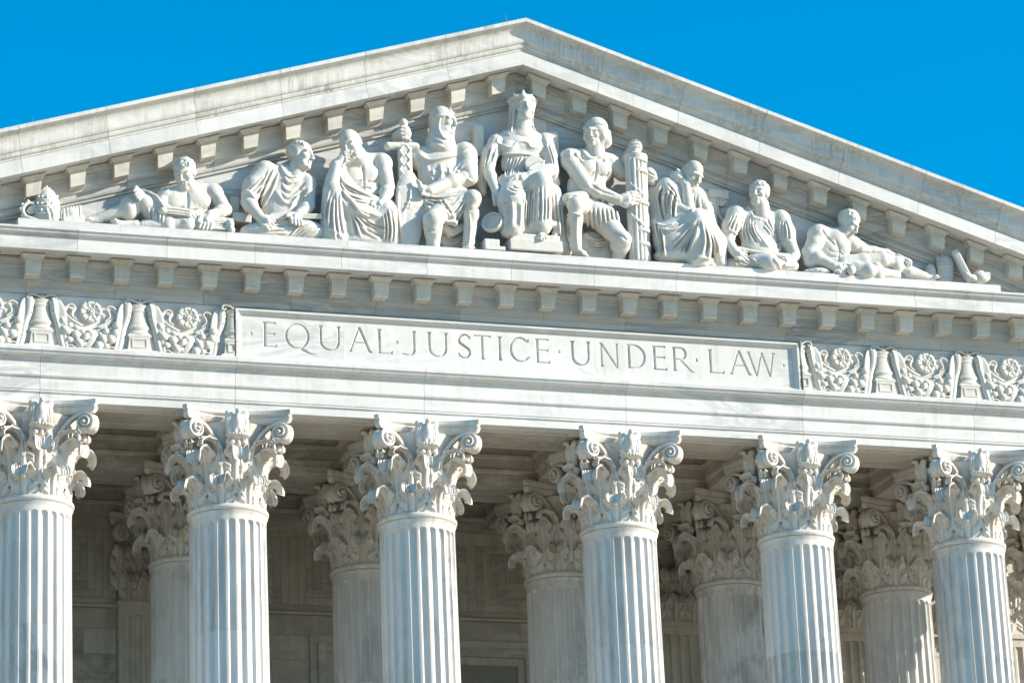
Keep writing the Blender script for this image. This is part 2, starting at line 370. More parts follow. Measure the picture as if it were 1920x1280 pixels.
for side in (-1, 1):
    rm = mesh_of('modillion', *mod_mesh(-SL*side), M_MOD, 30)
    for a, b in zip(rake_joints[:-1], rake_joints[1:]):
        def f(s, y, h, side=side): return rake_pt(side, s, y, h)
        prof = rk[::-1] if side == 1 else rk
        ends = (a+(G if a else 0), b-G)
        lower = [q for q in rk if q[1] <= 0.3251]; lower = lower + [(-0.3, 0.3251)]
        upper = [(-0.3, 0.3255)] + [q for q in rk if q[1] > 0.3251]
        o = part('raking_cornice_block', extrude(lower[::-1] if side == 1 else lower, *ends, f), M_FACE)
        part('raking_gutter_block', extrude(upper[::-1] if side == 1 else upper, *ends, f), M_SIMA)
        ca, cb = a*math.cos(TH), b*math.cos(TH)
        for m in rmods:
            if ca <= m < cb: link('modillion', rm, o, loc=(side*m, 0, ZB-SL*m+0.0305))
    def fb(s, y, h, side=side): return (side*s, y, ZB-SL*s+h)
    bj2 = [0.0]+[BP*(i+0.62) for i in range(8)]+[16.6]
    for a, b in zip(bj2[:-1], bj2[1:]):
        pr = [(y, h+0.03) for y, h in rbed]
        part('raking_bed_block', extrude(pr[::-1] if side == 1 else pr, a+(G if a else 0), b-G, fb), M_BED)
    part('masonry_core', extrude([(-1.6, 0.05), (-0.4, 0.05), (-0.4, 0.7), (-1.6, 0.4)][::(1 if side == 1 else -1)], 0, 17.2, fb), M_JOINT, sharp=None)
    part('unseen_roof_slab', extrude([(-0.5, 0.2), (YW+20, 0.2), (YW+20, 0.8), (-0.5, 0.8)][::(1 if side == 1 else -1)], 0.0, 17.3, fb), M_SIMA, sharp=None)  # unseen roof, put in to keep sky light out of the portico
# tympanum: ashlar stones between the bed mouldings
rows = [5.75, 6.55, 7.35, 8.15, 8.95, 9.95]
YT = -0.855
for r, (z0, z1) in enumerate(zip(rows[:-1], rows[1:])):
    hx = (ZB-0.70-z0)/SL
    step = 1.62; n = int(hx/step)+1; offx = 0.0 if r % 2 else step/2
    xs = sorted(set([-hx]+[offx+step*i for i in range(-n-1, n+2) if abs(offx+step*i) < hx-0.3]+[hx]))
    for a, b in zip(xs[:-1], xs[1:]):
        part('tympanum_stone', box(a+G*.6, b-G*.6, YT, YT+0.4, z0+G*.6, z1-G*.6), M_TYMP, sharp=None)
V = [(-16.4, YT+0.012, 5.5), (16.4, YT+0.012, 5.5), (0, YT+0.012, ZB-0.3), (-16.4, YT+0.6, 5.5), (16.4, YT+0.6, 5.5), (0, YT+0.6, ZB-0.3)]
part('tympanum_core', (V, [(0, 1, 2), (5, 4, 3), (0, 3, 4, 1), (1, 4, 5, 2), (2, 5, 3, 0)]), M_JOINT, sharp=None)
# plinth course that carries the sculpture
PZ = 6.01; PY = -1.68
pj = [-11.6, -9.35, -7.0, -4.25, -2.6, 0.35+1.35, 4.0, 6.2, 8.1, 10.1, 11.6]
for a, b in zip(pj[:-1], pj[1:]):
    part('pediment_plinth_block', box(a+G*.7, b-G*.7, PY, YT-0.004, 5.80, PZ), M_FACE, sharp=None)
# lightning rods on the roof edge
for x, zz in ((-0.42, 0.22), (-11.35, 0.10)):
    z = ZB-SL*abs(x)+0.97
    tag(add('lightning_rod', *join(lathe([(0.0, zz+0.12), (0.008, zz+0.1), (0.012, 0.0), (0.035, -0.01), (0.035, -0.06), (0.0, -0.06)], 8)), M_IRON, loc=(x, -1.9, z+0.03)), 'thin dark lightning rod standing on the roof edge %s' % ('just left of the pediment peak' if x > -1 else 'near the left picture border'), 'rod', 'lightning rods')

# ================================================================== columns
def shaft_mesh(name, mat, z_lo=FLOOR_Z+0.95, z_hi=0.0, z_bot=FLOOR_Z+0.95, r_top=0.842, r_bot=0.965, nf=24, seg=10):
    per = seg+2; fw = 0.80          # share of each module taken by the flute
    tt = list(np.linspace(-1, 1, seg+1))
    ang, tpos = [], []
    for k in range(nf):
        a0 = 2*math.pi*k/nf; da = 2*math.pi/nf
        for t in tt: ang.append(a0+da*(0.5+0.5*fw*t)); tpos.append(t)
        ang.append(a0+da*(0.5+0.5*fw+(1-fw)/2)); tpos.append(None)
    ang = np.array(ang); nA = len(ang)
    w = r_top*2*math.pi/nf*fw/2; z0 = -0.36
    zs = [-0.085, -0.13, -0.17, -0.20] + [z0+w*math.sin(q) for q in np.linspace(math.pi/2, 0, 8)] + list(np.linspace(z0-0.3, z_bot+0.45, 16)) + [z_bot+0.25, z_bot]
    eps = 0.001
    zs = [z_hi-eps]*(z_hi < -0.1)+[z for z in zs if z_lo+eps < z < (z_hi-eps if z_hi < -0.1 else 1)]+[z_lo+eps if z_lo > z_bot else z_bot]
    V = []
    H = z_bot-z0
    for z in zs:
        f = min(max((z-z0)/H, 0), 1)
        R = r_top+(r_bot-r_top)*(f**1.25)
        if z > -0.2: R = r_top+0.035*((z+0.2)/0.115)**2
        if z < z_bot+0.26: R += 0.05*(1-(z-z_bot)/0.26)
        sc = R/r_top
        for a, t in zip(ang, tpos):
            dep = 0.0
            if t is not None and z > z_bot+0.26:
                q = 1-t*t-(max(0.0, z-z0)/w)**2
                if q > 0: dep = math.sqrt(q)*w*0.80*sc
            V.append(((R-dep)*math.cos(a), (R-dep)*math.sin(a), z))
    F = []
    for j in range(len(zs)-1):
        for i in range(nA):
            k = (i+1) % nA; F.append((j*nA+i, (j+1)*nA+i, (j+1)*nA+k, j*nA+k))
    F += [tuple(range(nA)), tuple((len(zs)-1)*nA+i for i in range(nA-1, -1, -1))]
    return mesh_of(name, V, F, mat, 50)
def leaf_mesh(name, path, W, mat, nu=60, nv=37, wrap=0.85, lobes=3, thick=0.045, tip=0.60, tipw=0.66, rel=1.0, droop=0.10):
    """acanthus leaf: path = (radius, height) points of the spine; leaflets with drilled eyes up each side, a fan-shaped rolled tip"""
    P = cat_rom(path, nu)
    T = np.gradient(P, axis=0); T /= np.linalg.norm(T, axis=1)[:, None]
    Nn = np.stack([T[:, 1], -T[:, 0]], 1)       # outward normal in the (r, z) plane
    V = []
    for i in range(nu):
        s = i/(nu-1); q = max(0.0, (s-tip)/(1-tip))
        base = W*(0.86+0.14*math.sin(min(1.0, s/tip)*math.pi))
        body = 1-q
        base *= 1-(1-tipw)*min(1.0, q*2.2)**1.5
        if q > 0.55: base *= math.sqrt(max(0.02, 1-((q-0.55)/0.455)**2.6))
        ph = min(s, tip)/tip*lobes
        for j in range(nv):
            t = -1+2*j/(nv-1); a_ = abs(t)
            fan = ph-0.45*a_*a_+0.12; fr = fan-math.floor(fan)
            bt = max(0.0, 1-q*4)                         # leaflet relief lives on the body, ribs on the tip
            gap = math.exp(-(min(fr, 1-fr)/0.075)**2)*bt
            w = base*(1-a_**4*(0.20*gap+0.05*bt*(1-abs(math.sin(fan*math.pi*3)))))
            if q > 0: w *= 1-0.05*a_**4*(1-abs(math.cos(q*9)))
            d = 0.034*math.exp(-(t/0.15)**4)-0.022*math.exp(-((a_-0.27)/0.06)**2)*bt
            m = min(1.0, max(0.0, (a_-0.25)/0.15))
            d += rel*m*bt*(0.045*math.sin(math.pi*fr)**0.8-0.02+0.010*math.cos(2*math.pi*fan*3+0.4))
            d -= rel*0.12*bt*math.exp(-(min(fr, 1-fr)/0.11)**2-((a_-0.60)/0.10)**2)
            d -= rel*0.05*gap*m*min(1, max(0, (a_-0.4)*3))
            d += (1-bt)*rel*0.010*math.cos(t*math.pi*6.5)
            d -= W*a_**2.2*(0.05+droop*min(1, q*3)*3)
            r, z = P[i]+Nn[i]*d
            ang = t*w/wrap
            V.append((r-(1-math.cos(ang))*wrap, math.sin(ang)*wrap, z))
    F = [tuple(reversed(f)) for f in grid_faces(nu, nv)]
    n0 = len(V)
    for i in range(nu):
        for j in range(nv):
            x, y, z = V[i*nv+j]; t = -1+2*j/(nv-1); th = thick*(1-0.4*abs(t))
            V.append((x-Nn[i][0]*th, y, z-Nn[i][1]*th))
    F += [tuple(n0+k for k in f[::-1]) for f in F[:]]
    B = [i*nv for i in range(nu)]+[(nu-1)*nv+j for j in range(1, nv)]+[i*nv+nv-1 for i in range(nu-2, -1, -1)]+[j for j in range(nv-2, 0, -1)]
    for k in range(len(B)):
        a, b = B[k], B[(k+1) % len(B)]; F.append((a, b, n0+b, n0+a))
    return mesh_of(name, V, F, mat, 55)
def sweep(path, up, wid, thk, closed_ends=True, nsec=None):
    """band with rectangular, slightly rounded section along a 3-D path; up = band-width direction per point"""
    P = np.asarray(path, float); n = len(P)
    T = np.gradient(P, axis=0); T /= np.linalg.norm(T, axis=1)[:, None]
    up = np.asarray(up, float)
    if up.ndim == 1: up = np.tile(up, (n, 1))
    Nn = np.cross(T, up); Nn /= np.linalg.norm(Nn, axis=1)[:, None]
    U = np.cross(Nn, T)
    wid = np.broadcast_to(wid, n); thk = np.broadcast_to(thk, n)
    sec = [(-1, -0.5), (-0.82, -1), (0.82, -1), (1, -0.5), (1, 0.5), (0.82, 1), (0.35, 0.8), (-0.35, 0.8), (-0.82, 1), (-1, 0.5)]
    V = []; m = len(sec)
    for i in range(n):
        for a, b in sec: V.append(P[i]+U[i]*a*wid[i]/2+Nn[i]*b*thk[i]/2)
    F = []
    for i in range(n-1):
        for j in range(m):
            k = (j+1) % m; F.append((i*m+j, i*m+k, (i+1)*m+k, (i+1)*m+j))
    F += [tuple(range(m-1, -1, -1)), tuple((n-1)*m+q for q in range(m))]
    return V, F
def tube(path, rad, n=10):
    P = np.asarray(path, float); N0 = len(P)
    T = np.gradient(P, axis=0); T /= np.linalg.norm(T, axis=1)[:, None]
    ref = np.array([0.13, 0.99, 0.07]); V, F = [], []
    rad = np.broadcast_to(rad, N0)
    for i in range(N0):
        a = np.cross(T[i], ref); a /= np.linalg.norm(a); b = np.cross(T[i], a)
        for k in range(n):
            q = 2*math.pi*k/n; V.append(P[i]+(a*math.cos(q)+b*math.sin(q))*rad[i])
    for i in range(N0-1):
        for k in range(n): F.append((i*n+k, i*n+(k+1) % n, (i+1)*n+(k+1) % n, (i+1)*n+k))
    F += [tuple(range(n-1, -1, -1)), tuple((N0-1)*n+q for q in range(n))]
    return V, F
def ball(c, r, nu=12, nv=8):
    r = np.broadcast_to(r, 3); V, F = [], []
    for j in range(nv+1):
        p = math.pi*j/nv
        for i in range(nu):
            a = 2*math.pi*i/nu; V.append((c[0]+r[0]*math.sin(p)*math.cos(a), c[1]+r[1]*math.sin(p)*math.sin(a), c[2]+r[2]*math.cos(p)))
    for j in range(nv):
        for i in range(nu): F.append((j*nu+i, (j+1)*nu+i, (j+1)*nu+(i+1) % nu, j*nu+(i+1) % nu))
    return V, F

# --- capital pieces, modelled facing +X (leaves) or for the face that looks along -Y
bell = lathe([(0.0, 0.0), (0.80, 0.0), (0.79, 0.10), (0.785, 0.6), (0.80, 1.0), (0.85, 1.4), (0.93, 1.65), (1.01, 1.80), (1.02, 1.86), (0.0, 1.86)], 48)
bell_me = mesh_of('capital', *bell, M_CAP)
ring_me = mesh_of('necking_ring', *lathe([(0.78, 0.07)] + [(0.835+0.065*math.cos(a), 0.0+0.07*math.sin(a)) for a in np.linspace(math.pi*0.5, -math.pi*0.5, 9)] + [(0.862, -0.075), (0.862, -0.10), (0.84, -0.10)], 72), M_CAP)
low_leaf = leaf_mesh('acanthus_leaf', [(0.815, 0.03), (0.825, 0.16), (0.835, 0.29), (0.85, 0.41), (0.885, 0.515), (0.945, 0.585), (1.03, 0.61), (1.10, 0.575), (1.13, 0.50), (1.115, 0.435)], 0.305, M_CAP, lobes=2)
up_leaf = leaf_mesh('acanthus_leaf', [(0.805, 0.30), (0.82, 0.50), (0.84, 0.70), (0.865, 0.88), (0.905, 1.03), (0.97, 1.145), (1.06, 1.215), (1.16, 1.215), (1.235, 1.145), (1.25, 1.05), (1.21, 0.985)], 0.325, M_CAP, lobes=3)
def abacus_mesh():
    lv = [(0.0, 1.865, 0.10), (0.02, 1.90, 0.06), (0.06, 1.985, 0.02), (0.02, 2.0, 0.055), (0.02, 2.02, 0.055), (0.0, 2.05, 0.02), (0.0, 2.075, 0.0), (0.0, 2.15, 0.0)]
    def outline(ins):
        pts = []; c = 1.235-ins*0.6
        for k in range(4):
            a = -math.pi/2+k*math.pi/2; ca, sa = math.cos(a), math.sin(a)
            for t in np.linspace(-1, 1, 15):
                x = t*(c-0.085); y = c-0.0-(0.33)*(1-t*t)**1.0-ins*0.5
                if abs(t) == 1: y = c
                # local frame: outward normal (ca, sa), tangent (-sa, ca)
                pts.append((y*ca-x*sa, y*sa+x*ca))
        return pts
    V, F = [], []
    n = None
    for _, z, ins in lv:
        o = outline(ins); n = len(o); V += [(x, y, z) for x, y in o]
    for j in range(len(lv)-1):
        for i in range(n): F.append((j*n+i, j*n+(i+1) % n, (j+1)*n+(i+1) % n, (j+1)*n+i))
    F.append(tuple(range(n-1, -1, -1))); F.append(tuple((len(lv)-1)*n+i for i in range(n)))
    return mesh_of('abacus', V, F, M_CAP, 30)
aba_me = abacus_mesh()
def volute_mesh():
    """stalk from between the leaves to a spiral under the abacus corner, in its own vertical plane"""
    A = np.array([0.86*math.cos(math.radians(-66)), 0.86*math.sin(math.radians(-66)), 0.92])
    Cn = np.array([0.97, -1.09, 1.0]); hd = Cn-A; hd[2] = 0; L = np.linalg.norm(hd); hd /= L
    up = np.array([hd[1], -hd[0], 0.0])             # out of the plane, away from the column
    zc = 1.63; hc = L-0.02; r0 = 0.185
    pts2 = [(0.0, 0.92), (0.03, 1.15), (0.10, 1.38), (0.24, 1.60), (0.42, 1.765)]
    sp = []
    for t in np.linspace(0, 1, 56):
        a = math.radians(112-t*720); r = r0*(1-t)**0.85+0.026
        sp.append((hc+r*math.cos(a)*0.98, zc+r*math.sin(a)))
    sp2 = np.vstack([cat_rom(pts2+[sp[0]], 18)[:-1], sp])
    P = np.array([A+hd*h-np.array([0, 0, A[2]])+np.array([0, 0, z]) for h, z in sp2])
    n = len(P); q = np.linspace(0, 1, n)
    bow = 0.06*np.clip((q-0.25)/0.75, 0, 1)
    P += up[None]*(bow[:, None])
    wid = 0.13+0.05*np.clip(q*2, 0, 1); thk = 0.085*(1-0.62*q)
    wid[18:] *= np.linspace(1, 1.25, n-18)
    V, F = sweep(P, up, wid, thk)
    c = A+hd*hc; c[2] = zc
    disc = []
    for k, rr in ((0.0, 0.0), (0.0, 0.185), (-0.10, 0.185)): disc.append((rr, k))
    dv, df = [], []
    for i in range(24):
        a = 2*math.pi*i/24
        dv.append(c+hd*0.165*math.cos(a)+np.array([0, 0, 0.165*math.sin(a)])+up*0.075)
        dv.append(c+hd*0.165*math.cos(a)+np.array([0, 0, 0.165*math.sin(a)])-up*0.05)
    df = [tuple(2*i for i in range(24)), tuple(2*i+1 for i in range(23, -1, -1))]+[(2*i, 2*i+1, 2*((i+1) % 24)+1, 2*((i+1) % 24)) for i in range(24)]
    bv, bf = ball(c+up*0.14, 0.042, 10, 6)
    return join((V, F), (dv, df), (bv, bf))
vol_me = mesh_of('volute', *volute_mesh(), M_CAP, 50)
def stalk_mesh():
    V, F = lathe([(0.03, 0.0), (0.06, 0.02), (0.065, 0.3), (0.07, 0.5), (0.09, 0.53), (0.092, 0.56), (0.075, 0.585), (0.085, 0.64), (0.0, 0.66)], 14)
    a = math.radians(-67.5)
    return [(x+0.835*math.cos(a), y+0.835*math.sin(a), z+0.42) for x, y, z in V], F
stalk_me = mesh_of('fluted_stalk', *stalk_mesh(), M_CAP)
# leaf that lines the volute's arch from below, ending in a scroll at the corner
arch_leaf = leaf_mesh('volute_leaf', [(0.0, 1.02), (0.015, 1.15), (0.05, 1.27), (0.12, 1.375), (0.22, 1.44), (0.34, 1.46), (0.44, 1.44), (0.51, 1.385), (0.53, 1.32), (0.50, 1.28)], 0.125, M_CAP, nu=40, nv=21, wrap=3.0, lobes=4, thick=0.04, tip=0.72, tipw=0.9, rel=0.45, droop=0.0)

# ------------------------------------------------------------------ signed-distance modelling for carved work
import openvdb
_noise_tab = rng.random((64, 64, 64)).astype(np.float32)
def vnoise(p):
    """smooth value noise, p = (..., 3) in cell units"""
    i = np.floor(p).astype(np.int32); f = (p-i).astype(np.float32); f = f*f*(3-2*f); i &= 63
    x0, y0, z0 = i[..., 0], i[..., 1], i[..., 2]; x1, y1, z1 = (x0+1) & 63, (y0+1) & 63, (z0+1) & 63
    T = _noise_tab; fx, fy, fz = f[..., 0], f[..., 1], f[..., 2]
    a = T[x0, y0, z0]*(1-fx)+T[x1, y0, z0]*fx; b = T[x0, y1, z0]*(1-fx)+T[x1, y1, z0]*fx
    c = T[x0, y0, z1]*(1-fx)+T[x1, y0, z1]*fx; d = T[x0, y1, z1]*(1-fx)+T[x1, y1, z1]*fx
    return (a*(1-fy)+b*fy)*(1-fz)+(c*(1-fy)+d*fy)*fz
class Carve:
    """a dense distance field over a box; primitives are blended in and the zero level is meshed"""
    def __init__(s, lo, hi, vox):
        s.lo = np.array(lo, float); s.vox = vox
        s.n = np.ceil((np.array(hi, float)-s.lo)/vox).astype(int)+1
        s.F = np.full(s.n, 1.0, np.float32)
        s.ax = [(s.lo[k]+vox*np.arange(s.n[k])).astype(np.float32) for k in range(3)]
    def win(s, lo, hi, m):
        a = np.maximum(0, np.floor((np.minimum(lo, hi)-m-s.lo)/s.vox).astype(int)); b = np.minimum(s.n, np.ceil((np.maximum(lo, hi)+m-s.lo)/s.vox).astype(int)+1)
        if np.any(b <= a): return None
        sl = tuple(slice(i, j) for i, j in zip(a, b))
        return sl, s.ax[0][sl[0]][:, None, None], s.ax[1][sl[1]][None, :, None], s.ax[2][sl[2]][None, None, :]
    def mix(s, sl, d, k, op):
        f = s.F[sl]
        if op == 'add':
            r = np.minimum(f, d)
            if k > 0: h = np.maximum(k-np.abs(f-d), 0)/k; r = r-h*h*k*0.25
        elif op == 'sub':
            d = -d; r = np.maximum(f, d)
            if k > 0: h = np.maximum(k-np.abs(f-d), 0)/k; r = r+h*h*k*0.25
        s.F[sl] = r
    def cone(s, a, b, r1, r2=None, k=0.04, op='add'):
        a = np.asarray(a, float); b = np.asarray(b, float); r2 = r1 if r2 is None else r2
        R = max(r1, r2); w = s.win(np.minimum(a, b), np.maximum(a, b), R+k+2*s.vox)
        if w is None: return
        sl, X, Y, Z = w
        ba = b-a; L2 = float(ba@ba)+1e-12; L = math.sqrt(L2)
        px, py, pz = X-a[0], Y-a[1], Z-a[2]
        t = np.clip((px*ba[0]+py*ba[1]+pz*ba[2])/L2, 0, 1)
        d = np.sqrt((px-t*ba[0])**2+(py-t*ba[1])**2+(pz-t*ba[2])**2)-(r1+(r2-r1)*t)
        s.mix(sl, d, k, op)
    def chain(s, pts, rad, k=0.03, op='add'):
        rad = np.broadcast_to(rad, len(pts))
        for i in range(len(pts)-1): s.cone(pts[i], pts[i+1], rad[i], rad[i+1], k, op)
    def ell(s, c, r, R=None, k=0.04, op='add'):
        """ellipsoid with axes r along the rows of R"""
        c = np.asarray(c, float); r = np.asarray(r, float); R = np.eye(3) if R is None else np.asarray(R, float)
        ext = np.sqrt(((R*r[:, None])**2).sum(0)); w = s.win(c-ext, c+ext, k+2*s.vox)
        if w is None: return
        sl, X, Y, Z = w; px, py, pz = X-c[0], Y-c[1], Z-c[2]
        q = [px*R[i, 0]+py*R[i, 1]+pz*R[i, 2] for i in range(3)]
        k0 = np.sqrt(sum((q[i]/r[i])**2 for i in range(3))); k1 = np.sqrt(sum((q[i]/r[i]**2)**2 for i in range(3)))+1e-9
        s.mix(sl, k0*(k0-1)/k1, k, op)
    def box(s, c, h, R=None, rd=0.01, k=0.0, op='add'):
        c = np.asarray(c, float); h = np.asarray(h, float); R = np.eye(3) if R is None else np.asarray(R, float)
        ext = (np.abs(R)*h[:, None]).sum(0); w = s.win(c-ext, c+ext, rd+k+2*s.vox)
        if w is None: return
        sl, X, Y, Z = w; px, py, pz = X-c[0], Y-c[1], Z-c[2]
        q = [np.abs(px*R[i, 0]+py*R[i, 1]+pz*R[i, 2])-(h[i]-rd) for i in range(3)]
        d = np.sqrt(sum(np.maximum(v, 0)**2 for v in q))+np.minimum(np.maximum(np.maximum(q[0], q[1]), q[2]), 0)-rd
        s.mix(sl, d, k, op)
    def disc(s, c, ax, r, h, rd=0.01, k=0.0, op='add'):
        """rounded cylinder, axis ax, half height h"""
        c = np.asarray(c, float); ax = np.asarray(ax, float); ax = ax/np.linalg.norm(ax)
        w = s.win(c-r-h, c+r+h, rd+k+2*s.vox)
        if w is None: return
        sl, X, Y, Z = w; px, py, pz = X-c[0], Y-c[1], Z-c[2]
        t = px*ax[0]+py*ax[1]+pz*ax[2]; rr = np.sqrt(np.maximum(px*px+py*py+pz*pz-t*t, 0))
        a = rr-(r-rd); b = np.abs(t)-(h-rd)
        d = np.sqrt(np.maximum(a, 0)**2+np.maximum(b, 0)**2)+np.minimum(np.maximum(a, b), 0)-rd
        s.mix(sl, d, k, op)
    def displace(s, fn, lo=None, hi=None):
        lo = s.lo if lo is None else np.asarray(lo, float); hi = s.lo+s.n*s.vox if hi is None else np.asarray(hi, float)
        w = s.win(lo, hi, 0)
        if w is None: return
        sl, X, Y, Z = w; f = s.F[sl]; near = np.abs(f) < 0.09
        if not near.any(): return
        Xb, Yb, Zb = np.broadcast_arrays(X, Y, Z)
        f[near] += fn(Xb[near], Yb[near], Zb[near]).astype(np.float32)
    def mesh(s, name, mat, adapt=0.0, sharp=None):
        F = np.pad(s.F, 1, constant_values=1.0)
        F = np.clip(F, -4*s.vox, 4*s.vox)
        g = openvdb.FloatGrid(4*s.vox); g.copyFromArray(F.astype(np.float32), tolerance=0.0)
        P, T, Q = g.convertToPolygons(isovalue=0.0, adaptivity=adapt)
        P = (np.asarray(P, float)-1)*s.vox+s.lo
        me = bpy.data.meshes.new(name); nv, nt, nq = len(P), len(T), len(Q)
        me.vertices.add(nv); me.vertices.foreach_set('co', P.astype(np.float32).ravel())
        me.loops.add(nt*3+nq*4)
        idx = np.concatenate([np.asarray(T)[:, ::-1].ravel() if nt else np.zeros(0, int), np.asarray(Q)[:, ::-1].ravel()]).astype(np.int32)
        me.loops.foreach_set('vertex_index', idx)
        me.polygons.add(nt+nq)
        st = np.concatenate([np.arange(nt)*3, nt*3+np.arange(nq)*4]).astype(np.int32)
        me.polygons.foreach_set('loop_start', st)
        me.polygons.foreach_set('use_smooth', np.ones(nt+nq, bool))
        me.update(calc_edges=True); me.validate()
        me.materials.append(mat); return me

# --- eagle on the abacus, with the shell it stands on (faces -Y, local to the capital axis)
def eagle_meshes():
    c = Carve((-0.36, -1.30, 1.38), (0.36, -0.84, 2.20), 0.0125)
    c.ell((0, -1.06, 1.80), (0.14, 0.12, 0.21), k=0.0)
    c.ell((0, -1.10, 1.86), (0.085, 0.09, 0.11), k=0.05)
    c.cone((0, -1.09, 1.96), (0, -1.12, 2.06), 0.062, 0.055, 0.05)
    c.ell((0.0, -1.15, 2.085), (0.055, 0.075, 0.05), k=0.02)
    c.cone((-0.01, -1.21, 2.085), (-0.015, -1.245, 2.055), 0.026, 0.012, 0.015)
    for s in (-1, 1):
        c.ell((s*0.16, -1.03, 1.79), (0.105, 0.075, 0.30), k=0.03)
        c.cone((s*0.10, -1.05, 1.97), (s*0.195, -1.02, 2.03), 0.06, 0.065, 0.04)
        c.ell((s*0.205, -1.03, 2.03), (0.055, 0.06, 0.075), k=0.05)
        c.cone((s*0.05, -1.09, 1.70), (s*0.06, -1.13, 1.57), 0.05, 0.03, 0.03)
    c.ell((0, -1.05, 1.60), (0.075, 0.05, 0.09), k=0.03)
    def feathers(x, y, z):
        ax = np.abs(x); m = np.clip((ax-0.09)/0.04, 0, 1)*np.clip((2.03-z)/0.1, 0, 1)
        return m*0.009*np.cos((ax-0.05+(z-1.6)*0.10)*2*np.pi/0.045)+(1-m)*0.006*np.cos(z*2*np.pi/0.04)*np.cos(x*2*np.pi/0.05)
    c.displace(feathers)
    eagle = c.mesh('eagle', M_CAP, 0.03)
    c = Carve((-0.34, -1.36, 1.18), (0.34, -0.84, 1.60), 0.0125)
    for k in range(11):
        a = math.radians(-78+156*k/10)
        tip = np.array([0.25*math.sin(a), -1.03-0.20*math.cos(a)*0.8-0.04, 1.53])
        c.cone((0.05*math.sin(a), -0.98, 1.40), tip, 0.03, 0.036, 0.012)
    c.ell((0, -1.0, 1.55), (0.20, 0.15, 0.025), k=0.03)
    for s in (-1, 1):
        c.ell((s*0.13, -1.12, 1.36), (0.065, 0.065, 0.06), k=0.0); c.ell((s*0.20, -1.0, 1.40), (0.05, 0.08, 0.09), k=0.03)
        c.cone((s*0.10, -0.95, 1.20), (s*0.16, -1.02, 1.36), 0.05, 0.05, 0.03)
    c.ell((0, -1.14, 1.34), (0.05, 0.06, 0.075), k=0.01)
    shell = c.mesh('shell_bracket', M_CAP, 0.03)
    return eagle, shell
eagle_me, shell_me = eagle_meshes()

def build_capital(parent, faces=(0, 1, 2, 3), flat=False):
    cap = link('capital', bell_me, parent)
    for k in range(8):
        link('acanthus_leaf', low_leaf, cap, rot=(0, 0, math.radians(22.5+45*k)))
        link('acanthus_leaf', up_leaf, cap, rot=(0, 0, math.radians(45*k)))
    link('abacus', aba_me, cap)
    for k in range(4):
        rz = math.radians(90*k)
        link('eagle', eagle_me, cap, rot=(0, 0, rz)); link('shell_bracket', shell_me, cap, rot=(0, 0, rz))
        for s in (1, -1):
            link('volute', vol_me, cap, rot=(0, 0, rz), scale=(s, 1, 1))
            link('fluted_stalk', stalk_me, cap, rot=(0, 0, rz), scale=(s, 1, 1))
            a = math.radians(-67.5)
            lf = link('volute_leaf', arch_leaf, cap)
            p = Vector((0.86*math.cos(a), 0.86*math.sin(a), 0)); q = Vector((0.97, -1.09, 0))
            ang = math.atan2(q.y-p.y, q.x-p.x)
            mat = Matrix.Rotation(rz, 4, 'Z') @ Matrix.Diagonal((s, 1, 1, 1)) @ Matrix.Translation(p*1.02) @ Matrix.Rotation(ang, 4, 'Z')
            lf.matrix_basis = mat
    return cap
def copy_tree(o, parent=None):
    c = o.copy(); COL.objects.link(c); c.parent = parent
    for ch in list(o.children): copy_tree(ch, c)
    return c
DRUMS = [0.0, -2.75, -7.2, -11.6, FLOOR_Z+0.95]
shaft_me = [shaft_mesh('shaft_drum', M_COL, lo, hi) for hi, lo in zip(DRUMS[:-1], DRUMS[1:])]
base_me = mesh_of('column_base', *lathe([(0.0, FLOOR_Z), (1.36, FLOOR_Z), (1.36, FLOOR_Z+0.3)] + [(1.22+0.14*math.cos(a), FLOOR_Z+0.44+0.14*math.sin(a)) for a in np.linspace(-1.57, 1.57, 7)] + [(1.12, FLOOR_Z+0.6), (1.10, FLOOR_Z+0.68)] + [(1.06+0.1*math.cos(a), FLOOR_Z+0.80+0.1*math.sin(a)) for a in np.linspace(-1.57, 1.57, 7)] + [(1.02, FLOOR_Z+0.92), (1.0, FLOOR_Z+0.95), (0, FLOOR_Z+0.95)], 48), M_COL)
def build_column():
    c = bpy.data.objects.new('fluted_column', None); COL.objects.link(c)
    link('column_base', base_me, c); [link('shaft_drum', m_, c) for m_ in shaft_me]; link('necking_ring', ring_me, c)
    build_capital(c); return c
proto = build_column(); first = True
words = ['off the left end', 'first', 'second', 'third', 'fourth', 'fifth', 'sixth', 'off the right end']
for row, (Y, nm) in enumerate(((0.0, 'front'), (YB, 'rear'))):
    for i, X in enumerate(COLX):
        o = proto if first else copy_tree(proto); first = False
        o.location = (X, Y, 0)
        if row == 0:
            lab = 'front row fluted column, %s from the left of those in the picture' % words[i] if 0 < i < 7 else 'front row fluted column at the %s corner of the portico' % ('left' if i == 0 else 'right')
        else:
            lab = 'shaded rear row fluted column behind the %s front column from the left' % words[i] if 0 < i < 7 else 'rear row fluted column at the %s end of the portico' % ('left' if i == 0 else 'right')
        tag(o, lab, 'column', nm+' row of fluted columns', 'thing')
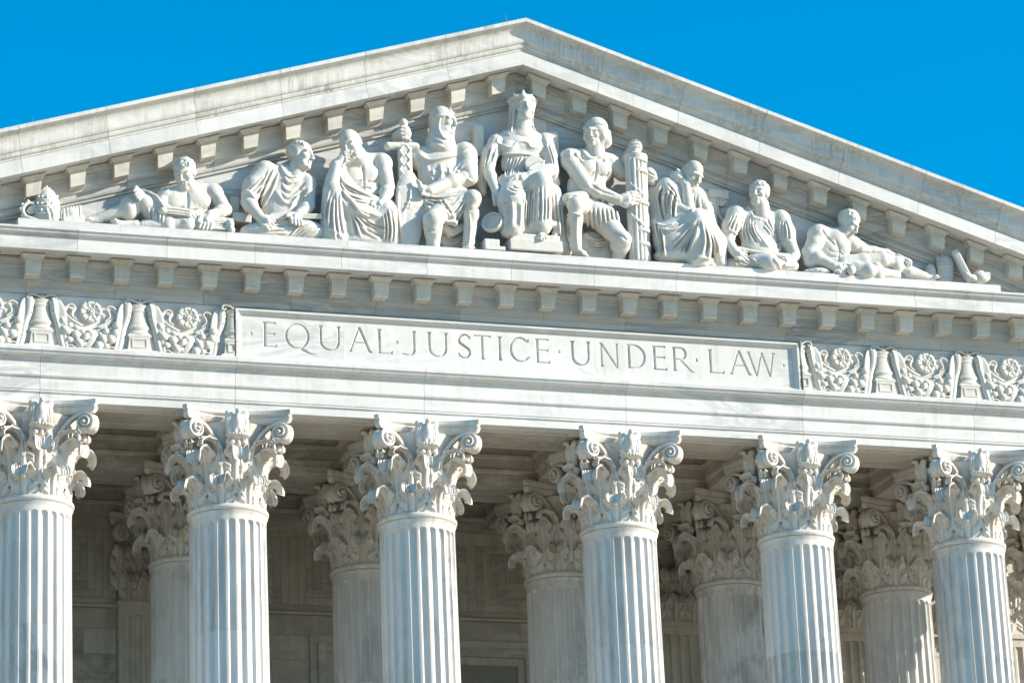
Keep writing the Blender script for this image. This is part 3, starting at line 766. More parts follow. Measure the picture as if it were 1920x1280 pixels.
# pilasters on the portico wall
def pil_shaft():
    out = []
    pts = [(-0.95, 0.0)]
    for k in range(7):
        x0 = -0.87+k*0.2486+0.03; w = 0.19
        pts += [(x0, 0.0)]+[(x0+w/2-w/2*math.cos(q), 0.07*math.sin(q)) for q in np.linspace(0.15, math.pi-0.15, 7)]+[(x0+w, 0.0)]
    pts += [(0.95, 0.0), (0.95, 0.4), (-0.95, 0.4)]
    V, F = [], []
    for z in (FLOOR_Z, -0.30):
        V += [(x, y, z) for x, y in pts]
    n = len(pts); F = [(i, (i+1) % n, n+(i+1) % n, n+i) for i in range(n)]+[tuple(range(n))[::-1], tuple(range(n, 2*n))]
    t1 = box(-0.95, 0.95, 0, 0.4, -0.298, -0.09); t2 = box(-0.99, 0.99, -0.04, 0.4, -0.088, 0.03)
    return join((V, F), t1, t2)
pil_me = mesh_of('pilaster_shaft', *pil_shaft(), M_INT, 40)
pbell_me = mesh_of('capital', *box(-0.93, 0.93, 0.0, 0.4, 0.032, 1.9), M_INT, None)
flat_low = leaf_mesh('acanthus_leaf', [(0.0, 0.03), (0.01, 0.16), (0.02, 0.29), (0.035, 0.41), (0.07, 0.515), (0.13, 0.585), (0.215, 0.61), (0.285, 0.575), (0.315, 0.50), (0.30, 0.435)], 0.25, M_CAP, lobes=2, wrap=3.0)
flat_up = leaf_mesh('acanthus_leaf', [(0.0, 0.30), (0.015, 0.50), (0.03, 0.70), (0.05, 0.88), (0.09, 1.03), (0.155, 1.145), (0.245, 1.215), (0.345, 1.215), (0.42, 1.145), (0.435, 1.05), (0.395, 0.985)], 0.26, M_CAP, lobes=3, wrap=3.0)
for X in PIL:
    p = part('pilaster', ([(X+x, YW-0.3+y, z) for x, y, z in pil_shaft()[0]], pil_shaft()[1]), M_INT, sharp=40)
    r90 = math.radians(-90)
    link('capital', pbell_me, p, loc=(X, YW-0.3, 0))
    for x in (-0.72, -0.24, 0.24, 0.72): link('acanthus_leaf', flat_low, p, loc=(X+x, YW-0.3, 0), rot=(0, 0, r90))
    for x in (-0.92, -0.47, 0.0, 0.47, 0.92): link('acanthus_leaf', flat_up, p, loc=(X+x, YW-0.3, 0), rot=(0, 0, r90))
    link('abacus', aba_me, p, loc=(X, YW+0.62, 0))
    link('eagle', eagle_me, p, loc=(X, YW+0.62, 0)); link('shell_bracket', shell_me, p, loc=(X, YW+0.62, 0))
    for s in (1, -1):
        link('volute', vol_me, p, loc=(X, YW+0.55, 0), scale=(s, 1, 1)); link('fluted_stalk', stalk_me, p, loc=(X, YW+0.55, 0), scale=(s, 1, 1))

# ================================================================== inscription panel: V-cut Roman capitals
def poly_sdf(px, pz, pts):
    P = np.asarray(pts, float); d = np.full(px.shape, 1e9); sgn = np.ones(px.shape)
    for i in range(len(P)):
        a = P[i]; b = P[i-1]; e = b-a; wx, wz = px-a[0], pz-a[1]
        t = np.clip((wx*e[0]+wz*e[1])/(e@e+1e-12), 0, 1)
        d = np.minimum(d, (wx-e[0]*t)**2+(wz-e[1]*t)**2)
        c1 = pz >= a[1]; c2 = pz < b[1]; c3 = e[0]*wz > e[1]*wx
        flip = (c1 & c2 & c3) | (~c1 & ~c2 & ~c3); sgn = np.where(flip, -sgn, sgn)
    return sgn*np.sqrt(d)
TK, TN, SF = 0.112, 0.070, 0.055          # thick and thin strokes, serif reach (letter height = 1)
def stem(x, y0=0.0, y1=1.0, w=TK, s0=True, s1=True):
    h = w/2; p = []
    l = [(x-h, y0+0.10), (x-h-SF, y0), (x+h+SF, y0), (x+h, y0+0.10)] if s0 else [(x-h, y0), (x+h, y0)]
    u = [(x+h, y1-0.10), (x+h+SF, y1), (x-h-SF, y1), (x-h, y1-0.10)] if s1 else [(x+h, y1), (x-h, y1)]
    return l+u
def bar(x0, x1, y, w=TN, end=0.06, up=True, dn=True):
    h = w/2
    return [(x0, y-h), (x1-end, y-h), (x1, y-(end*1.3 if dn else h)), (x1+0.012, y+(end*1.3 if up else h)), (x1-end, y+h), (x0, y+h)]
def diag(x0, y0, x1, y1, w):
    dx, dy = x1-x0, y1-y0; k = w/2*math.hypot(dx, dy)/max(abs(dy), 1e-6)
    return [(x0-k, y0), (x0+k, y0), (x1+k, y1), (x1-k, y1)]
def foot(x, y, w, s): return [(x-w, y), (x+w, y), (x+w*0.45, y+s), (x-w*0.45, y+s)]
def ring(cx, cy, rx, ry, a0, a1, tk=TK, tn=TN, n=40, stress=20):
    o, i_ = [], []
    for k in range(n+1):
        a = math.radians(a0+(a1-a0)*k/n); th = tn+(tk-tn)*abs(math.cos(a-math.radians(stress)))
        o.append((cx+rx*math.cos(a), cy+ry*math.sin(a))); i_.append((cx+(rx-th)*math.cos(a), cy+(ry-th)*math.sin(a)))
    return o+i_[::-1]
def glyph(ch, w):
    h = TK/2+SF
    if ch == '.': return [[(0.0, 0.42), (w, 0.46), (w*0.42, 0.62)]]
    if ch == 'I': return [stem(w/2)]
    if ch == 'E': return [stem(h), bar(h, w*0.94, 0.97, up=False), bar(h, w*0.90, 0.53), bar(h, w, 0.03, dn=False, end=0.09)]
    if ch == 'L': return [stem(h), bar(h, w, 0.03, dn=False, end=0.10)]
    if ch == 'T': return [stem(w/2, s1=False), bar(w/2, w, 0.965, up=False, end=0.07), [(w-x, y) for x, y in bar(w/2, w, 0.965, up=False, end=0.07)]]
    if ch == 'J': return [stem(w-h, 0.22, 1.0, s0=False), ring(w-h-0.215, 0.225, 0.264, 0.245, -100, 0, TK, 0.05, 24, 0), [(0.0, 0.03), (w-h-0.23, -0.02), (w-h-0.22, 0.035), (0.03, 0.085)]]
    if ch == 'U':
        r = w/2-SF
        return [stem(h, 0.36, 1.0, s0=False), stem(w-h+0.01, 0.36, 1.0, TK*0.8, s0=False), ring(w/2, 0.37, r, 0.385, 180, 360, TK, TN, 36, 15)]
    if ch in 'Q':
        q = [(w*0.52, 0.06), (w*0.72, -0.10), (w*0.98, -0.20), (w*1.28, -0.205), (w*1.28, -0.185), (w*1.02, -0.13), (w*0.86, -0.02), (w*0.70, 0.07)]
        r = ring(w/2, 0.5, w/2, 0.52, 0, 359.99, TK, TN, 64, 25); return [('ring', w/2, 0.5, w/2, 0.52), q]
    if ch == 'C': return [ring(w*0.54, 0.5, w*0.54, 0.52, 42, 318, TK, TN, 48, 20), [(w*0.86, 0.80), (w*1.0, 0.80), (w*0.99, 0.965), (w*0.90, 0.93)], [(w*0.84, 0.14), (w*0.93, 0.12), (w*1.02, 0.24), (w*0.98, 0.26)]]
    if ch == 'S':
        pts = cat_rom([(w*0.90, 0.83), (w*0.70, 0.955), (w*0.42, 0.955), (w*0.15, 0.83), (w*0.17, 0.645), (w*0.50, 0.51), (w*0.82, 0.37), (w*0.87, 0.19), (w*0.62, 0.045), (w*0.33, 0.045), (w*0.08, 0.17)], 44)
        out = [('stroke', pts)]
        out += [[(w*0.83, 0.80), (w*0.95, 0.78), (w*0.96, 0.97), (w*0.88, 0.93)], [(w*0.05, 0.03), (w*0.12, 0.07), (w*0.16, 0.22), (w*0.03, 0.24)]]
        return out
    if ch == 'A':
        return [diag(0.10, 0, w*0.47, 1.02, TN), diag(w-0.11, 0, w*0.47, 1.02, TK), [(w*0.26, 0.36), (w*0.70, 0.36), (w*0.68, 0.36+TN*0.8), (w*0.28, 0.36+TN*0.8)], foot(0.10, 0, 0.10, 0.09), foot(w-0.11, 0, 0.115, 0.09)]
    if ch == 'N':
        return [stem(h, w=TN, s1=False), stem(w-h*0.8, w=TN, s0=False), diag(h-0.02, 1.0, w-h*0.8, -0.03, TK*0.8), [(0, 1.0), (h, 1.0), (h, 0.9), (h-TN/2, 0.9)]]
    if ch == 'D':
        return [stem(h), ring(w-0.50, 0.5, 0.50, 0.50, -90, 90, TK*1.05, TN, 40, 0), bar(h, w-0.48, 0.97, end=0.0, up=False, dn=False), bar(h, w-0.48, 0.03, end=0.0, up=False, dn=False)]
    if ch == 'R':
        rw = w*0.66
        return [stem(h), ring(rw-0.25, 0.735, 0.25, 0.265, -90, 90, TK, TN, 30, 0), bar(h, rw-0.24, 0.97, end=0.0, up=False, dn=False), bar(h, rw-0.24, 0.50, end=0.0, up=False, dn=False), [(rw-0.34, 0.49), (rw-0.22, 0.49), (w*0.86, 0.05), (w, -0.01), (w, -0.03), (w*0.80, -0.02)]]
    if ch == 'W':
        a, b, c, d, e = w*0.12, w*0.36, w*0.60, w*0.80, w*0.93
        return [diag(a, 1.0, b+0.01, -0.02, TK*0.85), diag(c-0.06, 1.0, b, -0.02, TN), diag(c-0.06, 1.0, d, -0.02, TK*0.85), diag(e, 1.0, d-0.01, -0.02, TN), foot(a, 1.0, 0.11, -0.08), foot(e, 1.0, 0.10, -0.08), foot(c-0.06, 1.0, 0.05, -0.03)]
TEXT = [('.', -6.331, -6.26), ('E', -6.056, -5.722), ('Q', -5.538, -4.972), ('U', -4.783, -4.249), ('A', -4.107, -3.527), ('L', -3.437, -3.071), ('.', -2.999, -2.92), ('J', -2.862, -2.501), ('U', -2.277, -1.765), ('S', -1.558, -1.238), ('T', -1.176, -0.774), ('I', -0.613, -0.514), ('C', -0.336, 0.132), ('E', 0.263, 0.615), ('.', 0.801, 0.88), ('U', 1.095, 1.601), ('N', 1.788, 2.28), ('D', 2.449, 2.923), ('E', 3.064, 3.424), ('R', 3.545, 4.113), ('.', 4.117, 4.194), ('L', 4.422, 4.817), ('A', 4.927, 5.501), ('W', 5.337, 6.101), ('.', 6.253, 6.336)]
LZ0, LH, YP = 3.668, 0.585, -0.905
panel_joints = [-6.52, -4.20, -1.70, 0.0+1.70, 4.20+0.02, 6.52]
gz = np.arange(LZ0-0.15, LZ0+LH+0.03, 0.0075)
gx = np.arange(-6.50, 6.501, 0.0075)
GX, GZ = np.meshgrid(gx, gz, indexing='ij')
SD = np.full(GX.shape, 1.0); OWN = np.full(GX.shape, -1)
for n, (ch, a, b) in enumerate(TEXT):
    w = (b-a)/LH
    ext = 0.32 if ch == 'Q' else 0.06
    i0, i1 = np.searchsorted(gx, [a-0.06, b+ext*LH+0.02])
    X = (GX[i0:i1]-a)/LH; Z = (GZ[i0:i1]-LZ0)/LH; d = np.full(X.shape, 1.0)
    for g in glyph(ch, w):
        if isinstance(g[0], str) and g[0] == 'stroke':
            q = g[1]; m_ = len(q)-1
            for k in range(m_):
                e = q[k+1]-q[k]; tt = np.clip(((X-q[k][0])*e[0]+(Z-q[k][1])*e[1])/(e@e), 0, 1)
                th = (TN+(TK*1.05-TN)*np.sin((k+tt)/m_*math.pi)**2)/2
                d = np.minimum(d, np.hypot(X-q[k][0]-tt*e[0], Z-q[k][1]-tt*e[1])-th)
        elif isinstance(g[0], str):
            _, cx, cy, rx, ry = g
            o = [(cx+rx*math.cos(t), cy+ry*math.sin(t)) for t in np.linspace(0, 2*math.pi, 72)[:-1]]
            q = [(cx-0.0+(rx-TK*0.96+0.02*math.sin(t))*math.cos(t), cy+(ry-TN*1.05)*math.sin(t)) for t in np.linspace(0, 2*math.pi, 72)[:-1]]
            d = np.minimum(d, np.maximum(poly_sdf(X, Z, o), -poly_sdf(X, Z, q)))
        else: d = np.minimum(d, poly_sdf(X, Z, g))
    d *= LH; sub = SD[i0:i1]; own = OWN[i0:i1]
    own[d < sub] = n; SD[i0:i1] = np.minimum(sub, d)
DEP = np.clip(-SD*1.7, 0, 0.06)
cellmin = np.minimum(np.minimum(SD[:-1, :-1], SD[1:, :-1]), np.minimum(SD[:-1, 1:], SD[1:, 1:]))
nxg, nzg = GX.shape
vid = np.arange(nxg*nzg).reshape(nxg, nzg)
PV = np.stack([GX, YP+DEP, GZ], -1).reshape(-1, 3)
quads = np.stack([vid[:-1, :-1], vid[1:, :-1], vid[1:, 1:], vid[:-1, 1:]], -1)
def sub_mesh(name, mask, mat, extra=None):
    q = quads[mask]; used, invx = np.unique(q, return_inverse=True)
    V = [tuple(p) for p in PV[used]]; F = [tuple(r) for r in invx.reshape(-1, 4)]
    if extra: V, F = join((V, F), extra)
    me = mesh_of(name, V, F, mat, None); return me
cxm = (GX[:-1, :-1]+0.00375)
is_let = cellmin < 0.0
panels = []
for a, b in zip(panel_joints[:-1], panel_joints[1:]):
    g0 = G*0.4
    # plain field above and below the lettered band, flat cells merged into runs
    band = ~is_let & (cxm > a+g0) & (cxm < b-g0)
    sel = np.zeros_like(is_let); V, F = [], []
    for j in range(band.shape[1]):
        i = 0; col = band[:, j]
        idx = np.flatnonzero(np.diff(np.concatenate([[0], col.astype(np.int8), [0]])))
        for i0, i1 in zip(idx[::2], idx[1::2]):
            k = len(V); V += [(gx[i0], YP, gz[j]), (gx[i1], YP, gz[j]), (gx[i1], YP, gz[j+1]), (gx[i0], YP, gz[j+1])]; F.append((k, k+1, k+2, k+3))
    xl, xr = (a+g0, b-g0)
    lo = gx[np.flatnonzero(cxm[:, 0] > a+g0)[0]]; hi = gx[np.flatnonzero(cxm[:, 0] < b-g0)[-1]+1]
    for x0, x1, z0, z1 in ((xl, xr, 3.335, gz[0]), (xl, xr, gz[-1], 4.49), (xl, lo, gz[0], gz[-1]), (hi, xr, gz[0], gz[-1])):
        if x1-x0 > 1e-4:
            k = len(V); V += [(x0, YP, z0), (x1, YP, z0), (x1, YP, z1), (x0, YP, z1)]; F.append((k, k+1, k+2, k+3))
    k = len(V); V += [(xl, YP, 3.335), (xr, YP, 3.335), (xr, YP, 4.49), (xl, YP, 4.49), (xl, -0.5, 3.335), (xr, -0.5, 3.335), (xr, -0.5, 4.49), (xl, -0.5, 4.49)]
    F += [(k, k+4, k+5, k+1), (k+1, k+5, k+6, k+2), (k+2, k+6, k+7, k+3), (k+3, k+7, k+4, k)]
    panels.append(part('inscription_panel', (V, F), M_FACE, sharp=None))
OWNC = OWN[:-1, :-1]
for n, (ch, a, b) in enumerate(TEXT):
    mask = is_let & ((OWNC == n) | (OWN[1:, 1:] == n) & (OWNC < 0))
    if n in (22, 23): mask = is_let & (OWNC == n)
    if not mask.any(): continue
    pi = next(i for i, (p, q) in enumerate(zip(panel_joints[:-1], panel_joints[1:])) if p <= (a+b)/2 < q or i == len(panel_joints)-2)
    o = link('carved_dot' if ch == '.' else 'carved_letter', sub_mesh('carved_letter', mask, M_FACE), panels[pi])
    if ch != '.': o['label'] = 'carved capital letter %s' % ch
# raised frame round the panel (mitred)
def frame_side(pts_in, pts_out):
    """pts: corner pairs; profile from inner low edge to outer high edge"""
    prof = [(0.0, YP+0.02), (0.0, YP-0.012), (0.10, YP-0.012), (0.25, YP-0.022), (0.50, YP-0.065), (0.62, YP-0.075), (0.66, YP-0.10), (1.0, YP-0.10), (1.0, YP+0.3)]
    V = []
    for e in (0, 1):
        for t, y in prof:
            p = np.array(pts_in[e])*(1-t)+np.array(pts_out[e])*t; V.append((p[0], y, p[1]))
    m = len(prof); F = [(i, i+1, m+i+1, m+i) for i in range(m-1)]
    return V, F
ox, iz0, iz1, fw = 6.66, 3.335, 4.495, 0.145
inn = [(-ox+fw, iz0+0.10), (ox-fw, iz0+0.10), (ox-fw, iz1-fw*0.85), (-ox+fw, iz1-fw*0.85)]
out = [(-ox, iz0), (ox, iz0), (ox, iz1), (-ox, iz1)]
for i in range(4):
    j = (i+1) % 4; part('panel_frame', frame_side((inn[i], inn[j]), (out[i], out[j])), M_FACE, sharp=25)
part('frieze_fillet', box(-6.66, 6.66, -0.85, -0.4, 4.497, 4.576), M_FACE, sharp=None)

# ================================================================== frieze of candelabra, garlands and rosettes
YF = -0.855
def shift(vf, x, y, z): return [(a+x, b+y, c+z) for a, b, c in vf[0]], vf[1]
def frustum(lv):
    V, F = [], []
    for hw, yf, z in lv: V += [(-hw, 0.0, z), (-hw, yf, z), (hw, yf, z), (hw, 0.0, z)]
    for i in range(len(lv)-1):
        for j in range(3): F.append((4*i+j, 4*i+1+j, 4*i+5+j, 4*i+4+j))
    F.append((3, 2, 1, 0)); k = 4*(len(lv)-1); F.append((k, k+1, k+2, k+3)); return V, F
def candelabrum():
    vase = lathe([(0.0, 0.44), (0.19, 0.44), (0.20, 0.47), (0.18, 0.49), (0.165, 0.50), (0.155, 0.53), (0.18, 0.56), (0.20, 0.60), (0.185, 0.64), (0.165, 0.65), (0.17, 0.68), (0.16, 0.72), (0.135, 0.86), (0.125, 0.96), (0.145, 0.98), (0.15, 1.0), (0.135, 1.02), (0.14, 1.05), (0.175, 1.09), (0.18, 1.12), (0.12, 1.14), (0.0, 1.14)], 20)
    vase = ([(x, y*0.85-0.02, z) for x, y, z in vase[0]], vase[1])
    ped = frustum([(0.30, -0.20, 0.0), (0.29, -0.21, 0.03), (0.235, -0.17, 0.07), (0.215, -0.165, 0.10), (0.185, -0.155, 0.36), (0.205, -0.17, 0.38), (0.215, -0.18, 0.41), (0.195, -0.165, 0.44)])
    pan = []
    for x0, x1, z0, z1 in ((-0.14, -0.115, 0.12, 0.33), (0.115, 0.14, 0.12, 0.33), (-0.115, 0.115, 0.31, 0.335), (-0.115, 0.115, 0.12, 0.145)):
        pan.append(box(x0, x1, -0.185, -0.13, z0, z1))
    feet = [ball((s*0.27, -0.15, 0.03), (0.075, 0.07, 0.05), 10, 6) for s in (-1, 1)]
    rings = []
    sc = []
    for s in (-1, 1):
        p = [(0.0, 1.13), (s*0.08, 1.19), (s*0.17, 1.215), (s*0.245, 1.19), (s*0.255, 1.125), (s*0.205, 1.105), (s*0.18, 1.14)]
        P = cat_rom([(x, -0.12, z) for x, z in p], 22); sc.append(sweep(P, np.array([0, 1.0, 0]), 0.13, 0.04))
    top = lathe([(0.0, 1.28), (0.02, 1.22), (0.05, 1.18), (0.03, 1.13)], 8)
    return join(vase, ped, *pan, *feet, *sc, shift(top, 0, -0.14, -0.02))
def horn(s):
    """banded strap sweeping down beside a candelabrum"""
    P = cat_rom([(s*0.235, -0.10, 1.12), (s*0.26, -0.15, 1.0), (s*0.285, -0.14, 0.80), (s*0.36, -0.10, 0.55), (s*0.41, -0.11, 0.25), (s*0.47, -0.13, 0.0)], 26)
    a = sweep(P, np.array([s*0.55, -0.85, 0.1]), np.linspace(0.19, 0.13, 26), np.linspace(0.13, 0.07, 26))
    Q = cat_rom([(s*0.30, -0.10, 1.10), (s*0.40, -0.17, 0.92), (s*0.455, -0.16, 0.62), (s*0.45, -0.14, 0.30), (s*0.50, -0.15, 0.02)], 26)
    b = sweep(Q, np.array([0.95, -0.3*s, 0.0]), np.linspace(0.20, 0.17, 26), 0.06)
    rings = []
    for t in (4, 7, 10): rings.append(ball(P[t], (0.095, 0.085, 0.026), 10, 6))
    c = sweep(cat_rom([(s*0.50, -0.13, 0.03), (s*0.60, -0.17, 0.10), (s*0.72, -0.16, 0.06), (s*0.70, -0.12, 0.02), (s*0.62, -0.12, 0.05)], 16), np.array([0, 1.0, 0.2]), 0.07, 0.03)
    return join(a, b, c, *rings)
def rosette():
    nr, na = 16, 80; V = []
    for i in range(nr+1):
        r = 0.205*i/nr
        for j in range(na):
            a = 2*math.pi*j/na; c8 = abs(math.cos(4*a))**0.45; lob = 1.0-0.07*(1-c8)**1.5
            q = r/0.205
            if q < 0.18: y = 0.135-0.5*q*q
            elif q < 0.36: y = 0.085+0.03*math.cos((q-0.27)/0.09*math.pi/2)
            else:
                y = 0.075+0.035*math.sin((q-0.36)/0.64*math.pi)*c8**0.4+0.03*(q-0.36)-0.028*(1-c8)**5
                y -= 0.03*math.exp(-((q-0.62)/0.10)**2)*c8**4
            V.append((r*lob*math.cos(a), -y, r*lob*math.sin(a)))
    F = [(i*na+j, i*na+(j+1) % na, (i+1)*na+(j+1) % na, (i+1)*na+j) for i in range(nr) for j in range(na)]
    k = len(V); V += [(v[0], 0.0, v[2]) for v in V[nr*na:(nr+1)*na]]
    F += [(nr*na+j, nr*na+(j+1) % na, k+(j+1) % na, k+j) for j in range(na)]
    return V, F
cand_me = mesh_of('candelabrum', *candelabrum(), M_STAT, 40)
horn_me = {s: mesh_of('ribbon_strap', *horn(s), M_STAT, 50) for s in (1, -1)}
ros_me = mesh_of('rosette', *rosette(), M_STAT, 60)
def fruit_mesh(kind):
    v, f = ball((0, 0, 0), 1.0, 14, 10); P = np.array(v)
    th = np.arctan2(P[:, 2], P[:, 0])
    if kind == 0: P *= (1-0.22*np.exp(-((P[:, 0]**2+P[:, 2]**2)/0.08))*(P[:, 1] < 0))[:, None]          # apple with an eye
    if kind == 1: P *= (1+0.07*np.cos(6*th))[:, None]; P[:, 2] *= 1.3                                     # ribbed melon
    if kind == 2: P[:, 0] *= 0.8-0.22*P[:, 2]; P[:, 2] *= 1.25                                           # pear
    if kind == 3: P += 0.07*np.sin(P*9)[:, [1, 2, 0]]                                                     # knobbly cone
    return mesh_of('fruit', P, f, M_STAT, 80)
fruit_me = [fruit_mesh(k) for k in range(4)]
r2 = random.Random(5)
def swag(x):
    u = max(0.0, 1-(x/0.66)**2); return 0.55-0.30*u**0.85, 0.22+0.02*u, u
layout = []
for rad0, tries in ((0.105, 60), (0.088, 200), (0.07, 400), (0.052, 900), (0.036, 1500), (0.025, 1500)):
    for _ in range(tries):
        x = r2.uniform(-0.65, 0.65); zc, half, u = swag(x); rad = rad0*r2.uniform(0.88, 1.1)
        z = zc+r2.uniform(-1, 1)*(half-rad*0.5)
        if abs(x-0.02-(z-0.24)*0.55) < 0.06+rad*0.7: continue
        if all((x-a)**2+(z-b)**2 > (0.84*(rad+c))**2 for a, b, c, _ in layout): layout.append((x, z, rad, r2.randrange(4)))
layout.sort(key=lambda q: -q[2]); tiny = layout[50:]; layout = layout[:50]
def swag_depth(x, z):
    zc, half, u = swag(x); return 0.14*math.sqrt(max(0.06, 1-((z-zc)/(half+0.03))**2))*(0.7+0.3*u)
def garland_body():
    nx, nt = 48, 15; V = []
    for i in range(nx):
        x = -0.66+1.32*i/(nx-1); zc, half, u = swag(x)
        for j in range(nt):
            z = zc-(half+0.03)*math.cos(math.pi*j/(nt-1))
            V.append((x, -swag_depth(x, z)*0.85 if 0 < j < nt-1 else 0.0, z))
    out = [(V, grid_faces(nx, nt))]
    for x, z, rad, k in tiny: out.append(ball((x, -swag_depth(x, z)*0.9-rad*0.3, z), rad, 8, 6))
    return join(*out)
def garland_band():
    P = cat_rom([(-0.11, -0.02, 0.0), (-0.08, -0.14, 0.06), (0.02, -0.19, 0.24), (0.11, -0.14, 0.40), (0.15, -0.02, 0.46)], 18)
    return sweep(P, np.array([0.9, 0.0, -0.45]), 0.13, 0.035)
def bow(s):
    P = cat_rom([(s*0.60, -0.06, 0.80), (s*0.53, -0.14, 0.97), (s*0.42, -0.15, 1.03), (s*0.34, -0.13, 0.97), (s*0.39, -0.15, 0.88), (s*0.40, -0.13, 0.78), (s*0.32, -0.11, 0.70)], 34)
    Q = cat_rom([(s*0.62, -0.06, 0.72), (s*0.50, -0.11, 0.76), (s*0.42, -0.12, 0.70), (s*0.30, -0.12, 0.62), (s*0.18, -0.11, 0.56)], 20)
    lv = [ball((s*(0.58-0.065*k), -0.07, 0.82-0.06*k+0.02*(k % 2)), (0.085, 0.065, 0.055), 9, 6) for k in range(7)]
    return join(sweep(P, np.array([s*0.3, -0.9, 0.3]), 0.11, 0.035), sweep(Q, np.array([0.2*s, -0.9, 0.5]), 0.09, 0.045), *lv)
gar_me = mesh_of('garland', *garland_body(), M_STAT, 60); band_me = mesh_of('garland_band', *garland_band(), M_STAT, 50)
bow_me = {s: mesh_of('ribbon_bow', *bow(s), M_STAT, 50) for s in (1, -1)}
Z0 = 3.328; DY = 0.62          # relief depth
for blk, x0 in zip(frieze_blocks, [(-HX-13.1)/2, -12.025, -9.875, -7.73, (HX+13.1)/2, 12.025, 9.875, 7.73]):
    if abs(x0) > 13.5: continue
    link('garland', gar_me, blk, loc=(x0, YF, Z0), scale=(1, DY, 1)); link('garland_band', band_me, blk, loc=(x0, YF, Z0), scale=(1, DY, 1))
    link('rosette', ros_me, blk, loc=(x0, YF, Z0+0.90), scale=(1.22, 0.95, 1.22))
    for s in (1, -1): link('ribbon_bow', bow_me[s], blk, loc=(x0, YF, Z0), scale=(1, DY*0.8, 1))
    for i, (x, z, rad, kd) in enumerate(layout):
        link('fruit', fruit_me[kd], blk, loc=(x0+x, YF-(swag_depth(x, z)*0.9+rad*0.22)*DY, Z0+z), rot=(0, i*1.7, 0), scale=(rad, rad*0.95, rad))
for x, bi in ((-13.1, 1), (-10.95, 2), (-8.8, 3), (13.1, 5), (10.95, 6), (8.8, 7)):
    blk = frieze_blocks[bi]
    link('candelabrum', cand_me, blk, loc=(x, YF, Z0), scale=(1.22, DY, 1))
    for s in (1, -1): link('ribbon_strap', horn_me[s], blk, loc=(x, YF, Z0), scale=(1, DY, 1))
for s, bi in ((-1, 3), (1, 7)):     # half candelabra that die into the panel
    blk = frieze_blocks[bi]; x = s*6.70
    V, F = candelabrum(); Vn = [(min(a*s, 0.30)*s if a*s > 0 else a*0.05, b, c) for a, b, c in V]
    link('candelabrum', mesh_of('candelabrum', Vn, F, M_STAT, 40), blk, loc=(x-s*0.02+s*0.03, YF, Z0))
    link('ribbon_strap', horn_me[s], blk, loc=(x, YF, Z0), scale=(1, DY, 1))

